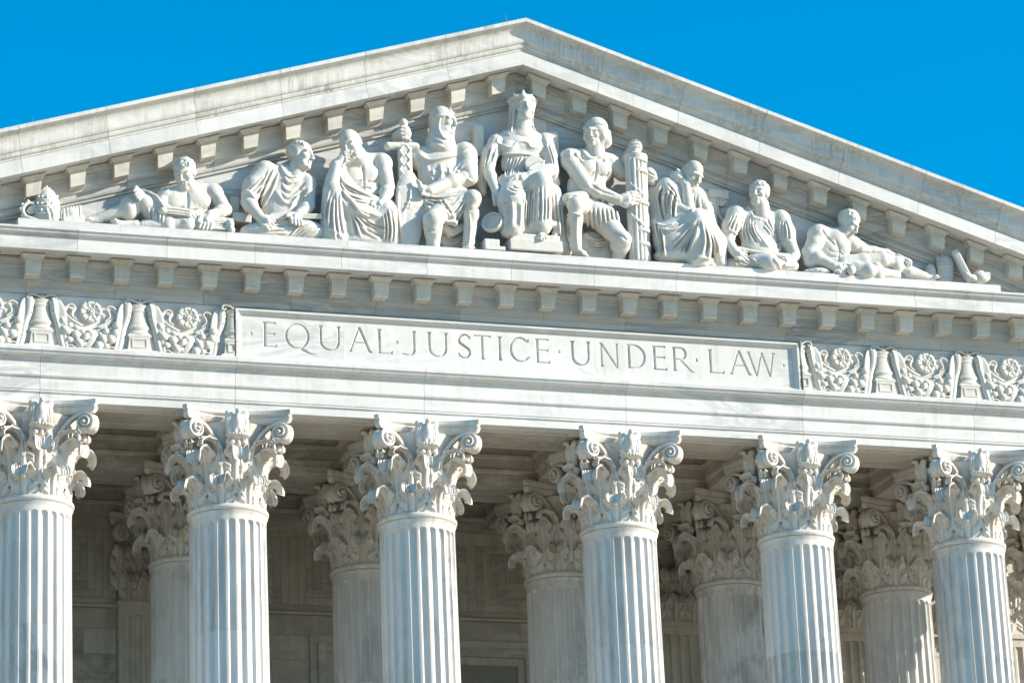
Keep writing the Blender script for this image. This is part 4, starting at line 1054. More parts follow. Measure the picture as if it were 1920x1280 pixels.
# ================================================================== pediment sculpture
VOX = 0.0115
class Fig:
    """a carved marble figure. Points are given as (x, y, d): x, y in an enlarged view of the photograph, d = metres in front of the tympanum"""
    def __init__(s, ox, oy, sc, bounds, dmax=1.32, vox=VOX):
        s.ox, s.oy, s.sc, s.vox = ox, oy, sc, vox
        x0, y0, x1, y1 = bounds
        c = np.array([s.P(x, y, d) for x in (x0, x1) for y in (y0, y1) for d in (0.0, 0.6)])
        s.lo = np.array([c[:, 0].min(), YT-dmax, max(c[:, 2].min(), PZ-0.02)]); s.hi = np.array([c[:, 0].max(), YT+0.03, c[:, 2].max()])
        s.parts = {}; s.cur = None
    def P(s, x, y, d): return at(s.ox+x/s.sc, s.oy+y/s.sc, YT-d)
    def m(s, px): return px/s.sc*0.0127
    def use(s, name):
        if name not in s.parts: s.parts[name] = Carve(s.lo, s.hi, s.vox)
        s.cur = s.parts[name]; return s
    def c(s, a, b, r1, r2=None, k=18, op='add'):
        s.cur.cone(s.P(*a), s.P(*b), s.m(r1), s.m(r1 if r2 is None else r2), s.m(k*0.62), op)
    def ch(s, pts, rad, k=18, op='add'):
        rad = np.broadcast_to(rad, len(pts))
        for i in range(len(pts)-1): s.c(pts[i], pts[i+1], rad[i], rad[i+1], k, op)
    def e(s, c, r, rot=0, k=18, op='add', tilt=0):
        """ellipsoid: r = (right, up, depth) in view units, rot = turn in the view plane (degrees, anticlockwise)"""
        a = math.radians(rot); t = math.radians(tilt)
        ax = np.array([math.cos(a), 0, math.sin(a)]); up = np.array([-math.sin(a), 0, math.cos(a)]); dp = np.array([0, -1.0, 0])
        up, dp = up*math.cos(t)+dp*math.sin(t), dp*math.cos(t)-up*math.sin(t)
        s.cur.ell(s.P(*c), (s.m(r[0]), s.m(r[1]), s.m(r[2])), np.array([ax, up, dp]), s.m(k*0.62), op)
    def b(s, c, h, rot=0, yaw=0, tilt=0, rd=6, k=0, op='add'):
        a, w, t = math.radians(rot), math.radians(yaw), math.radians(tilt)
        R = np.array(Matrix.Rotation(w, 3, 'Z') @ Matrix.Rotation(-a, 3, 'Y') @ Matrix.Rotation(t, 3, 'X'))
        ax, dp, up = R[:, 0], -R[:, 1], R[:, 2]
        s.cur.box(s.P(*c), (s.m(h[0]), s.m(h[1]), s.m(h[2])), np.array([ax, up, dp]), s.m(rd), s.m(k), op)
    def dsc(s, c, ax, r, h, rd=6, k=0, op='add'): s.cur.disc(s.P(*c), ax, s.m(r), s.m(h), s.m(rd), s.m(k), op)
    def view(s, X, Y, Z):
        """where a point shows in the enlarged view"""
        vx, vy, vz = X-CAM[0], Y-CAM[1], Z-CAM[2]
        z = vx*CD[0]+vy*CD[1]+vz*CD[2]
        u = 960+FPX*(vx*CR[0]+vy*CR[1]+vz*CR[2])/z; v = 640-FPX*(vx*CU[0]+vy*CU[1]+vz*CU[2])/z
        return (u-s.ox)*s.sc, (v-s.oy)*s.sc
    def strokes(s, lines, w=14, amp=10, dmin=0.0):
        """carve ridges (amp > 0) or grooves (amp < 0) along lines drawn on the surface"""
        c = s.cur; A = s.m(1.0)
        near = np.argwhere(np.abs(c.F) < 0.075)
        if len(near) == 0: return
        X = c.ax[0][near[:, 0]]; Y = c.ax[1][near[:, 1]]; Z = c.ax[2][near[:, 2]]
        keep = Y < YT-dmin; near = near[keep]; X, Y, Z = X[keep], Y[keep], Z[keep]
        px, py = s.view(X, Y, Z)
        disp = np.zeros(len(px))
        for ln in lines:
            ww, aa = w, amp
            if isinstance(ln, tuple): ln, ww, aa = ln
            ww *= 0.85
            pts = cat_rom([p[:2] for p in ln], max(5, 3*len(ln))); m = 3*ww
            sel = np.flatnonzero((px > pts[:, 0].min()-m) & (px < pts[:, 0].max()+m) & (py > pts[:, 1].min()-m) & (py < pts[:, 1].max()+m))
            if len(sel) == 0: continue
            qx, qy = px[sel], py[sel]; best = np.full(len(sel), 1e9); tb = np.zeros(len(sel)); n = len(pts)-1
            for i in range(n):
                a = pts[i]; e = pts[i+1]-a; L2 = e@e+1e-9
                t = np.clip(((qx-a[0])*e[0]+(qy-a[1])*e[1])/L2, 0, 1)
                dd = (qx-a[0]-t*e[0])**2+(qy-a[1]-t*e[1])**2
                up = dd < best; best = np.where(up, dd, best); tb = np.where(up, (i+t)/n, tb)
            fade = np.clip(np.minimum(tb, 1-tb)*6+0.25, 0, 1)
            disp[sel] -= 1.5*aa*A*np.exp(-best/(ww*ww))*fade
        c.F[near[:, 0], near[:, 1], near[:, 2]] += disp.astype(np.float32)
    def fan(s, A, B, n, w=14, amp=10, jit=0.25, dmin=0.0, alt=True):
        """n fold lines between two drawn lines, alternating ridge and valley"""
        a = cat_rom([p[:2] for p in A], 10); b = cat_rom([p[:2] for p in B], 10); r = random.Random(int(A[0][0]*7+A[0][1]))
        out = []
        for k in range(n):
            t = (k+r.uniform(-jit, jit))/max(1, n-1); t = min(max(t, 0), 1)
            q = a*(1-t)+b*t; lo = int(r.uniform(0, 2.5)); hi = 10-int(r.uniform(0, 2.5))
            out.append(([tuple(p) for p in q[lo:hi:2]], w*r.uniform(0.75, 1.3), amp*r.uniform(0.7, 1.25)))
            if alt and k < n-1:
                t2 = min(1, t+0.5/max(1, n-1)); q = a*(1-t2)+b*t2
                out.append(([tuple(p) for p in q[lo:hi:2]], w*0.8, -amp*0.8))
        s.strokes(out, dmin=dmin)
    def rough(s, amp=0.004, cell=0.05):
        s.cur.displace(lambda x, y, z: (vnoise(np.stack([x, y, z], -1)/cell+40)-0.5)*2*amp)
    def head(s, c, h, yaw=0, pitch=0, roll=0, hair='short', beard=0.0, bald=0.0, ears=True):
        """h = crown to chin in view units; yaw turns towards picture right, pitch looks down"""
        C = s.cur; o = s.P(*c); H = s.m(h); y, p, r = (math.radians(q) for q in (yaw, pitch, roll))
        f = np.array([math.sin(y)*math.cos(p), -math.cos(y)*math.cos(p), -math.sin(p)]); l = np.array([math.cos(y), math.sin(y), 0]); u = np.cross(f, l)
        l, u = l*math.cos(r)+u*math.sin(r), u*math.cos(r)-l*math.sin(r)
        R = np.array([l, f, u])
        L = lambda a: o+H*(a[0]*l+a[1]*f+a[2]*u)
        def el(a, rr, k=0.04, op='add'): C.ell(L(a), np.array(rr)*H, R, k*H, op)
        def co(a, b, r1, r2=None, k=0.04, op='add'): C.cone(L(a), L(b), r1*H, (r1 if r2 is None else r2)*H, k*H, op)
        el((0, -0.06, 0.14), (0.305, 0.375, 0.355), 0.05)
        el((0, 0.10, -0.10), (0.235, 0.245, 0.34), 0.10)
        co((-0.13, 0.16, -0.34), (0.13, 0.16, -0.34), 0.10, None, 0.10)
        el((0, 0.27, -0.40), (0.10, 0.085, 0.085), 0.08)
        for sx in (-1, 1):
            el((sx*0.17, 0.22, -0.09), (0.09, 0.09, 0.075), 0.08)
            co((sx*0.03, 0.345, 0.095), (sx*0.20, 0.275, 0.085), 0.045, 0.04, 0.05)
            el((sx*0.125, 0.385, 0.005), (0.085, 0.075, 0.055), 0.045, 'sub')
            el((sx*0.125, 0.275, 0.0), (0.062, 0.055, 0.046), 0.012)
            co((sx*0.065, 0.325, -0.030), (sx*0.185, 0.285, -0.025), 0.014, None, 0.02)
            if ears:
                el((sx*0.300, -0.02, -0.01), (0.035, 0.075, 0.115), 0.02); el((sx*0.335, 0.0, 0.0), (0.03, 0.035, 0.06), 0.01, 'sub')
            el((sx*0.05, 0.385, -0.155), (0.038, 0.045, 0.035), 0.025)
        co((0, 0.335, 0.08), (0, 0.435, -0.135), 0.034, 0.048, 0.04)
        co((-0.075, 0.325, -0.245), (0.075, 0.325, -0.245), 0.030, None, 0.03); el((0, 0.355, -0.24), (0.05, 0.035, 0.022), 0.02)
        co((-0.06, 0.325, -0.295), (0.06, 0.325, -0.295), 0.030, None, 0.03)
        co((-0.10, 0.375, -0.269), (0.10, 0.375, -0.269), 0.010, None, 0.012, 'sub')
        if hair in ('short', 'curly', 'long', 'crop'):
            big = {'short': 1.0, 'curly': 1.06, 'long': 1.05, 'crop': 0.97}[hair]
            el((0, -0.10, 0.185), (0.335*big, 0.385*big, 0.345*big), 0.02)
            for sx in (-1, 1): el((sx*0.275, -0.07, 0.05), (0.06, 0.17, 0.15), 0.03)
            for k in range(9):
                a = -1+2*k/8; co((a*0.22, 0.20-0.05*a*a, 0.34), (a*0.24+0.02, 0.285-0.10*a*a, 0.245+0.02*(k % 2)), 0.045, 0.032, 0.03)
        if bald: el((0, -0.12, 0.04), (0.325, 0.335, 0.22), 0.03)
        if beard:
            el((0, 0.20, -0.40), (0.19, 0.16, 0.20*beard), 0.05); co((-0.11, 0.32, -0.215), (0.11, 0.32, -0.215), 0.032, None, 0.03)
            for sx in (-1, 1): co((sx*0.22, 0.08, -0.08), (sx*0.17, 0.20, -0.36), 0.075, 0.09, 0.05)
        cell = {'curly': 0.085, 'short': 0.10, 'long': 0.12, 'crop': 0.12}.get(hair, 0.1)
        def tex(x, y_, z):
            q = np.stack([x-o[0], y_-o[1], z-o[2]], -1)/H; lx, ly, lz = q@l, q@f, q@u
            hm = np.zeros(lx.shape)
            if hair in ('short', 'curly', 'long', 'crop'): hm = np.clip((lz-0.16-np.maximum(ly, -0.1)*0.35)/0.05, 0, 1)+np.clip((-0.03-ly)/0.08, 0, 1)*np.clip((lz+0.22)/0.08, 0, 1)
            if beard: hm = hm+np.clip((-0.24-lz)/0.06, 0, 1)*np.clip((ly+0.05)/0.1, 0, 1)*np.clip((lz+0.75)/0.05, 0, 1)
            if bald: hm = hm+np.clip((0.02-ly)/0.1, 0, 1)*np.clip((0.2-np.abs(lz))/0.05, 0, 1)*0.8
            hm = np.clip(hm, 0, 1)*np.clip((0.62-np.sqrt(lx*lx+ly*ly+lz*lz))/0.05, 0, 1)
            ang = np.arctan2(lx, lz)
            st = np.stack([ang*2.2/cell*0.35, ly/cell*0.9, lz/cell*0.5], -1)
            n = vnoise(st*1.6+11)*0.6+vnoise(q/cell*1.3+5)*0.6-0.6
            return -hm*n*0.065*H
        C.displace(tex, o-0.8*H, o+0.8*H)
        return o, f, l, u, H
    def hand(s, W, K, T, L=(0, 1), width=60, thumb=1, k=6, bulge=(0, 0.05), r=None):
        """wrist, knuckles, fingertips as view points; L = direction across the fingers in the view plane (x, y)"""
        W, K, T = (np.array(s.P(*q)) for q in (W, K, T)); l = np.array([L[0], L[2] if len(L) > 2 else 0.0, -L[1]], float); l /= np.linalg.norm(l)
        w = s.m(width); C = s.cur; kk = s.m(k); ax = (K-W); fl = np.linalg.norm(T-K)
        rr = w*0.145 if r is None else s.m(r)
        C.cone(W, K, w*0.34, w*0.30, kk*2); C.cone(W*0.4+K*0.6-l*w*0.22, K-l*w*0.28, w*0.24, w*0.18, kk); C.cone(W*0.4+K*0.6+l*w*0.22, K+l*w*0.28, w*0.22, w*0.17, kk)
        B = np.array([0, -bulge[1], bulge[0]])
        for i in range(4):
            t = (i-1.5)/1.5; sc = (0.93, 1.0, 0.97, 0.80)[i]
            b0 = K+l*t*w*0.40; tip = K+(T-K)*sc+l*t*w*0.42
            m1 = b0+(tip-b0)*0.45+B*fl*3.2
            C.cone(b0, m1, rr*1.08, rr, rr*0.35); C.cone(m1, tip, rr, rr*0.82, rr*0.35)
        tb = W*0.65+K*0.35-l*thumb*w*0.34; tt = tb+ax*0.75-l*thumb*w*0.22+B
        C.cone(tb, (tb+tt)/2-l*thumb*w*0.10, rr*1.35, rr*1.2, kk); C.cone((tb+tt)/2-l*thumb*w*0.10, tt+ax*0.25, rr*1.2, rr*0.9, rr*0.4)
    def foot(s, heel, toe, w=40, k=10):
        H_, T_ = np.array(s.P(*heel)), np.array(s.P(*toe)); C = s.cur; W = s.m(w)
        C.cone(H_, H_*0.35+T_*0.65, W*0.55, W*0.42, s.m(k))
        d = T_-H_; d /= np.linalg.norm(d); l = np.cross(d, [0, 0, 1.0]); l /= np.linalg.norm(l)+1e-9
        for i in range(5):
            t = (i-2)/2; b = H_*0.35+T_*0.65+l*t*W*0.42; C.cone(b, T_+l*t*W*0.55-d*abs(t)*W*0.25, W*0.20, W*0.16, W*0.10)
    def arm(s, a, b, c, r=(46, 42, 38, 24), k=14):
        """shoulder, elbow, wrist with deltoid, biceps and forearm swell"""
        A, B, Cc = (np.array(q, float) for q in (a, b, c))
        s.c(a, b, r[0], r[2], k); s.e(tuple(A*0.92+B*0.08), (r[0]*1.15, r[0]*1.1, r[0]*1.05), k=k)
        s.e(tuple(A*0.5+B*0.5+np.array([0, 0, 0.02])), (r[1]*1.0, r[1]*1.0, r[1]*1.02), k=k*1.3)
        s.c(b, c, r[2], r[3], k); s.e(tuple(B*0.68+Cc*0.32), (r[2]*1.06, r[2]*1.06, r[2]*1.0), k=k*1.3)
    def leg(s, a, b, c, r=(70, 62, 50, 30), k=16, calf=True):
        A, B, Cc = (np.array(q, float) for q in (a, b, c))
        s.c(a, b, r[0], r[2], k); s.e(tuple(A*0.5+B*0.5), (r[1], r[1], r[1]), k=k*1.3)
        s.e(tuple(B), (r[2]*1.02, r[2]*1.05, r[2]*1.05), k=k)
        s.c(b, c, r[2]*0.86, r[3], k)
        if calf: s.e(tuple(B*0.68+Cc*0.32), (r[2]*0.92, r[2]*1.25, r[2]*0.95), k=k*1.4)
    def done(s, name, label, body='body', names=None, group='carved figures in the pediment', cat='statue', mat=None):
        mat = mat or M_STAT; root = None
        order = [body]+[q for q in s.parts if q != body]
        for q in order:
            s.use(q); s.rough(0.0026, 0.045); s.rough(0.0014, 0.022)
            pn = q.split('#')[0]; me = s.parts[q].mesh(name if q == body else pn, mat, 0.004)
            o = link(name if q == body else pn, me, root if q != body else None)
            if q == body: root = tag(o, label, cat, group)
        s.parts = {}
        return root

def fig_reading_youth():            # far left recliner with the open scroll
    f = Fig(0, 220, 4.0, (560, 280, 1840, 880)); f.use('body')
    # torso
    f.e((1420, 640, .36), (150, 135, 70), rot=-8, k=30); f.e((1400, 745, .36), (110, 110, 66), rot=-5, k=50); f.e((1370, 810, .36), (130, 60, 80), k=40)
    f.e((1318, 628, .50), (80, 66, 34), rot=10, k=26); f.e((1495, 615, .50), (84, 66, 34), rot=-14, k=26)
    f.ch([(1250, 590, .36), (1420, 560, .34), (1590, 555, .36)], [58, 60, 58], 40)
    f.c((1440, 560, .40), (1400, 480, .46), 56, 52, 26)
    f.head((1385, 428, .52), 232, yaw=-32, pitch=26, roll=4, hair='short')
    # arms
    f.arm((1596, 560, .40), (1690, 695, .46), (1570, 735, .64), r=(60, 50, 46, 30))
    f.hand((1575, 730, .64), (1550, 775, .72), (1535, 840, .74), L=(1, 0.15), width=92, thumb=1, bulge=(0.0, 0.02))
    f.arm((1250, 590, .36), (1180, 690, .48), (1070, 600, .62), r=(58, 48, 44, 32))
    f.hand((1075, 610, .62), (1040, 560, .66), (1020, 590, .74), L=(0.5, 1), width=88, thumb=-1, bulge=(0.01, 0.05))
    # legs: one knee raised, the other folded flat in front
    f.leg((1320, 800, .30), (1085, 650, .50), (720, 765, .36), r=(88, 84, 74, 34)); f.foot((740, 770, .36), (640, 768, .44), 50)
    f.leg((1300, 820, .36), (1398, 800, .62), (960, 815, .54), r=(80, 72, 62, 36)); f.c((960, 815, .54), (880, 805, .56), 36, 32, 14)
    f.foot((900, 812, .56), (835, 765, .62), 52)
    f.strokes([[(1405, 560), (1410, 640), (1400, 760)], [(1330, 690), (1400, 700), (1480, 690)], [(1345, 740), (1400, 752), (1470, 735)]], 10, -9)
    f.strokes([[(1050, 640), (1060, 720), (1045, 800)], [(1260, 690), (1300, 700), (1380, 680)]], 12, -8)
    f.use('loincloth')
    f.ch([(1120, 690, .46), (1200, 770, .44), (1280, 820, .5)], [72, 92, 70], 30); f.e((1170, 780, .50), (70, 80, 40), k=20)
    f.ch([(1400, 720, .56), (1460, 790, .60), (1500, 850, .60)], [34, 34, 26], 14)
    f.fan([(1110, 650), (1120, 740), (1130, 830)], [(1230, 700), (1220, 770), (1230, 840)], 5, 9, 9)
    f.strokes([[(1400, 700), (1450, 770), (1480, 850)], [(1425, 700), (1470, 760), (1510, 840)]], 7, 7)
    f.use('scroll')
    for j in range(6):
        dx = j*9
        f.ch([(1072+dx, 545+j*3, .62+.02*j), (1130+dx, 590, .64+.02*j), (1175+dx*0.9, 650, .66+.02*j), (1195+dx*0.8, 705, .70+.02*j)], 9, 2)
    f.e((1215, 706, .74), (34, 24, 40), k=6); f.b((1320, 712, .72), (105, 30, 34), rot=-6, rd=10); f.strokes([[(1240, 690), (1320, 695), (1420, 712)], [(1240, 712), (1320, 715), (1420, 730)], [(1240, 730), (1320, 733), (1410, 742)]], 5, -6)
    f.done('reclining_youth_statue', 'bare-chested reclining marble youth reading an open scroll over his raised knee', 'body')
    g = Fig(0, 220, 4.0, (1560, 560, 1860, 880)); g.use('books')
    g.b((1655, 800, .50), (75, 26, 70), rot=-2, rd=8); g.c((1725, 800, .30), (1725, 800, .72), 30, 30, 6)
    g.b((1640, 848, .50), (95, 24, 75), rot=-2, rd=8); g.c((1735, 845, .28), (1735, 845, .76), 26, 26, 6)
    g.strokes([[(1600, 785), (1700, 790)], [(1600, 800), (1700, 805)], [(1600, 815), (1700, 820)], [(1580, 842), (1720, 848)], [(1580, 856), (1720, 862)]], 3, -4)
    g.done('stacked_books', "two thick carved marble books under the scroll reader's hand", 'books', group='carved emblems in the pediment', cat='books')
    g = Fig(0, 220, 4.0, (1680, 580, 1860, 840)); g.use('slab'); g.b((1752, 690, .10), (34, 80, 40), rot=-6, rd=5); g.b((1800, 770, .2), (70, 36, 60), rot=-4, rd=8)
    g.done('broken_slab', 'small broken marble slab behind the stacked books', 'slab', group='carved emblems in the pediment', cat='stone')

def fig_tunic_man_left():
    f = Fig(440, 180, 4.2656, (20, 330, 760, 1200)); f.use('body')
    f.head((528, 484, .50), 246, yaw=52, pitch=2, roll=-6, hair='short')
    f.c((505, 560, .46), (470, 680, .38), 66, 78, 26)
    f.c((105, 800, .46), (110, 860, .50), 52, 50, 20); f.c((105, 850, .50), (215, 985, .72), 54, 36, 16); f.e((130, 880, .54), (52, 60, 54), rot=-40, k=16)
    f.hand((210, 975, .72), (262, 1000, .80), (300, 1040, .80), L=(-0.5, 1), width=100, thumb=-1, bulge=(0.02, 0.02))
    f.arm((590, 700, .42), (590, 880, .54), (510, 950, .72), r=(56, 52, 50, 36)); f.hand((515, 945, .72), (480, 970, .80), (500, 1030, .86), L=(1, 0.2), width=95, thumb=1)
    f.c((690, 1125, .50), (760, 1130, .5), 30, 26)
    f.use('tunic')
    f.e((400, 800, .36), (190, 200, 84), rot=6, k=30); f.e((420, 670, .36), (185, 110, 80), rot=-14, k=50); f.e((390, 930, .36), (170, 120, 84), k=50)
    f.e((250, 620, .38), (90, 90, 78), k=40); f.e((575, 700, .40), (62, 80, 62), k=30); f.e((470, 660, .44), (60, 40, 50), k=20, op='sub')
    f.ch([(240, 610, .40), (150, 720, .44), (120, 790, .48)], [86, 78, 66], 30); f.ch([(590, 700, .42), (585, 780, .48)], [62, 62], 24)
    f.strokes([[(70, 760), (120, 765), (185, 850)], [(530, 800), (575, 808), (630, 812)]], 10, 9)
    f.fan([(300, 560), (240, 680), (180, 850)], [(360, 590), (300, 760), (210, 920)], 4, 12, 9)
    f.fan([(390, 620), (440, 690), (540, 640)], [(330, 760), (430, 860), (560, 760)], 4, 14, 9)
    f.fan([(240, 640), (160, 720), (110, 760)], [(300, 680), (220, 790), (180, 840)], 4, 10, 7)
    f.strokes([[(360, 540), (430, 640), (520, 640)]], 9, 10); f.strokes([[(560, 720), (500, 800), (440, 900)], [(600, 740), (560, 800), (530, 860)]], 14, 9)
    f.use('lap_drapery')
    f.e((240, 1090, .52), (180, 70, 90), k=30); f.e((560, 1080, .54), (150, 90, 90), rot=-6, k=40); f.ch([(100, 1110, .5), (380, 1100, .54), (650, 1090, .56)], [60, 76, 66], 30)
    f.e((400, 1030, .50), (220, 50, 80), k=40)
    f.fan([(60, 1060), (240, 1040), (420, 1010)], [(100, 1120), (260, 1110), (460, 1120)], 5, 10, 8)
    f.fan([(440, 1120), (520, 1040), (640, 1010)], [(520, 1140), (600, 1090), (690, 1060)], 4, 12, 8)
    f.use('writing_tablet'); f.b((500, 960, .62), (180, 20, 60), rot=3, tilt=20, rd=4); f.b((345, 965, .74), (60, 26, 20), rot=8, rd=4)
    f.done('tunic_man_statue', 'marble man in a tunic with tablet on his lap, turning his head to the right', 'body')

def fig_brooding_man():
    f = Fig(440, 180, 4.2656, (640, 250, 1320, 1260)); f.use('body')
    f.head((925, 396, .56), 252, yaw=-40, pitch=22, roll=6, hair='none', bald=1, beard=0.3)
    f.c((970, 470, .48), (1010, 560, .38), 76, 86, 26)
    f.e((1030, 640, .36), (155, 130, 76), rot=-6, k=40); f.e((1040, 760, .38), (120, 120, 74), k=50); f.e((960, 640, .52), (78, 70, 36), rot=14, k=26); f.e((1085, 620, .50), (86, 74, 36), rot=-8, k=26)
    f.ch([(850, 560, .36), (1010, 530, .34), (1165, 520, .38)], [60, 70, 62], 44)
    f.e((1040, 705, .52), (60, 34, 20), k=20); f.e((1040, 760, .52), (60, 34, 20), k=20)
    f.arm((1175, 530, .42), (1225, 740, .50), (1185, 850, .72), r=(72, 58, 54, 38)); f.hand((1190, 840, .72), (1160, 870, .80), (1160, 940, .82), L=(1, 0.1), width=105, thumb=1, bulge=(0, .03))
    f.arm((830, 560, .38), (770, 720, .62), (815, 560, .68), r=(60, 56, 54, 38)); f.c((775, 730, .70), (810, 560, .70), 54, 40, 14)
    f.hand((812, 555, .70), (860, 500, .72), (915, 485, .78), L=(0.2, 1), width=88, thumb=-1, bulge=(0.01, .04))
    f.strokes([[(1020, 560), (1030, 640), (1035, 760)], [(890, 700), (970, 690), (1020, 672)], [(1050, 680), (1110, 690), (1160, 640)], [(990, 740), (1040, 735), (1090, 742)], [(985, 790), (1040, 785), (1095, 790)]], 10, -9)
    f.foot((760, 1150, .50), (790, 1140, .72), 60)
    f.use('robe')
    f.c((785, 760, .72), (780, 1150, .52), 78, 110, 30); f.e((790, 775, .74), (66, 60, 60), k=20)
    f.ch([(1010, 850, .46), (1200, 930, .62), (1230, 1150, .50)], [90, 90, 80], 50); f.ch([(800, 800, .66), (980, 930, .56), (1180, 1000, .6)], [70, 110, 90], 50)
    f.e((990, 1060, .46), (220, 150, 110), k=60); f.e((1000, 1170, .44), (260, 60, 110), k=40); f.ch([(1230, 880, .48), (1270, 1040, .48), (1280, 1190, .44)], [56, 52, 44], 26)
    f.ch([(845, 570, .48), (870, 680, .58), (960, 770, .62), (1080, 840, .64)], [36, 56, 50, 40], 24); f.ch([(860, 760, .62), (960, 820, .64), (1090, 860, .66)], [46, 50, 36], 20)
    f.fan([(840, 590), (880, 690), (1090, 800)], [(850, 720), (920, 810), (1100, 860)], 4, 10, 11)
    f.fan([(760, 760), (720, 930), (705, 1120)], [(840, 780), (860, 980), (900, 1150)], 5, 13, 12)
    f.fan([(850, 790), (930, 970), (960, 1160)], [(870, 760), (1020, 920), (1200, 960)], 6, 15, 14)
    f.fan([(960, 990), (1060, 1090), (1190, 1160)], [(930, 880), (1080, 1000), (1200, 1040)], 4, 13, 11)
    f.fan([(1190, 960), (1200, 1060), (1190, 1180)], [(1260, 880), (1290, 1060), (1275, 1190)], 4, 10, 11)
    f.strokes([[(720, 1060), (800, 1080), (880, 1150)]], 12, 10)
    f.done('brooding_man_statue', 'bare-chested seated marble man resting his bearded chin on his fist', 'body')

def fig_crusader():
    f = Fig(720, 160, 3.7647, (-20, 100, 730, 1190)); f.use('body')
    # head in a close hood with brow band
    f.head((432, 268, .50), 205, yaw=40, pitch=2, hair='none', ears=False)
    f.ch([(405, 330, .44), (400, 400, .40)], [80, 100], 30)
    f.use('hood'); f.e((400, 248, .46), (84, 98, 92), k=4); f.ch([(392, 310, .44), (395, 370, .42), (400, 425, .40)], [70, 82, 104], 24)
    f.e((474, 285, .66), (60, 84, 70), rot=6, k=8, op='sub'); f.e((470, 335, .60), (44, 44, 60), k=10, op='sub')
    f.strokes([[(395, 225), (388, 300), (420, 365), (455, 378)]], 9, 9); f.strokes([[(318, 235), (390, 215), (480, 208)]], 12, 9); f.strokes([[(330, 300), (350, 360), (420, 400)], [(320, 330), (345, 400), (430, 440)]], 10, 6); f.c((466, 165, .60), (482, 200, .62), 9, 8, 4)
    f.use('body')
    # arms, legs
    f.arm((580, 520, .44), (560, 650, .52), (320, 745, .70), r=(70, 62, 56, 38)); f.hand((330, 745, .70), (270, 735, .74), (240, 700, .74), L=(0.3, 1), width=78, thumb=-1, bulge=(0.0, .06))
    f.c((200, 470, .22), (110, 370, .26), 60, 50, 20); f.c((110, 370, .26), (140, 330, .40), 52, 40, 14)
    f.hand((135, 350, .44), (165, 345, .50), (120, 330, .56), L=(0, 1), width=92, thumb=-1, bulge=(0.0, .03)); f.e((150, 338, .48), (40, 56, 34), k=10)
    f.leg((480, 830, .40), (625, 800, .74), (595, 1150, .60), r=(80, 70, 58, 40)); f.leg((420, 860, .45), (345, 955, .82), (345, 1150, .66), r=(80, 76, 66, 46))
    f.e((345, 1000, .80), (64, 50, 50), k=14); f.strokes([[(300, 1010), (350, 1030), (400, 1010)], [(575, 870), (620, 880), (670, 865)]], 10, -7)
    f.strokes([[(600, 900), (610, 1000), (600, 1120)]], 10, 7)
    f.foot((590, 1130, .55), (600, 1150, .78), 60)
    f.use('surcoat')
    f.e((420, 640, .36), (180, 190, 88), k=30); f.e((410, 520, .36), (190, 110, 82), rot=6, k=40); f.e((430, 790, .40), (150, 110, 84), k=50)
    f.e((260, 520, .34), (80, 90, 70), k=30); f.e((570, 490, .42), (78, 90, 72), k=30); f.ch([(575, 500, .44), (580, 600, .48), (600, 650, .5)], [80, 76, 62], 24)
    f.ch([(300, 840, .50), (440, 860, .56), (570, 800, .62)], [60, 80, 60], 30); f.ch([(330, 870, .62), (440, 930, .64), (500, 980, .66)], [46, 46, 20], 24); f.ch([(280, 900, .56), (265, 1000, .52)], [34, 22], 14)
    f.e((440, 880, .50), (120, 80, 90), k=40)
    f.fan([(560, 760), (500, 830), (420, 880)], [(600, 800), (560, 900), (520, 980)], 4, 12, 9); f.fan([(280, 830), (350, 900), (420, 940)], [(420, 800), (480, 890), (520, 960)], 4, 12, 10)
    f.fan([(300, 780), (400, 790), (540, 760)], [(290, 850), (420, 860), (580, 800)], 4, 9, 8); f.strokes([[(290, 880), (330, 860), (370, 905), (420, 900), (440, 960), (500, 965), (515, 990)]], 9, 10)
    f.strokes([[(240, 480), (320, 525), (420, 512), (520, 490), (600, 440)]], 9, 9); f.strokes([[(230, 470), (310, 510), (420, 500), (510, 475)]], 26, 6)
    f.strokes([[(560, 560), (500, 640), (490, 700)], [(540, 540), (470, 640), (420, 700)], [(300, 560), (330, 640), (360, 690)]], 14, 8)
    f.strokes([[(225, 500), (250, 600), (260, 680)], [(510, 600), (560, 640), (620, 680)]], 10, 8)
    f.strokes([[(360, 620), (450, 600)], [(345, 595), (350, 640)], [(460, 580), (465, 625)], [(400, 560), (410, 660)], [(375, 665), (425, 655)], [(395, 640), (398, 670)]], 15, 10)
    f.use('mail_skirt'); f.ch([(400, 960, .50), (470, 1040, .46), (560, 1000, .46)], [30, 34, 30], 16); f.e((480, 1050, .26), (120, 110, 34), k=20); f.fan([(400, 980), (470, 1060), (560, 1020)], [(400, 1060), (480, 1120), (560, 1090)], 4, 9, 7)
    f.done('crusader_statue', 'hooded marble knight with a cross on his chest holding sword and shield', 'body')
    g = Fig(720, 160, 3.7647, (-20, 220, 300, 1190)); g.use('sword')
    g.e((138, 268, .46), (30, 32, 28), k=4); g.c((140, 270, .46), (150, 430, .46), 22, 24, 6)
    g.ch([(28, 432, .46), (125, 425, .47), (222, 436, .46)], [30, 24, 30], 6); g.b((148, 590, .48), (46, 150, 34), rot=0, rd=14)
    g.strokes([[(105, 450), (148, 500), (192, 450)], [(105, 500), (148, 550), (192, 500)]], 1, 0)
    for y in (440, 505, 570, 635, 700): g.strokes([[(100, y), (148, y+62), (196, y)], [(100, y+40), (148, y-22), (196, y+40)]], 5, 4)
    g.use('shield'); g.e((180, 880, .58), (95, 290, 30), k=4); g.b((180, 800, .58), (88, 70, 26), rd=10, k=20); g.e((120, 900, .52), (40, 240, 50), k=10)
    g.c((105, 760, .5), (112, 960, .5), 22, 22, 14)
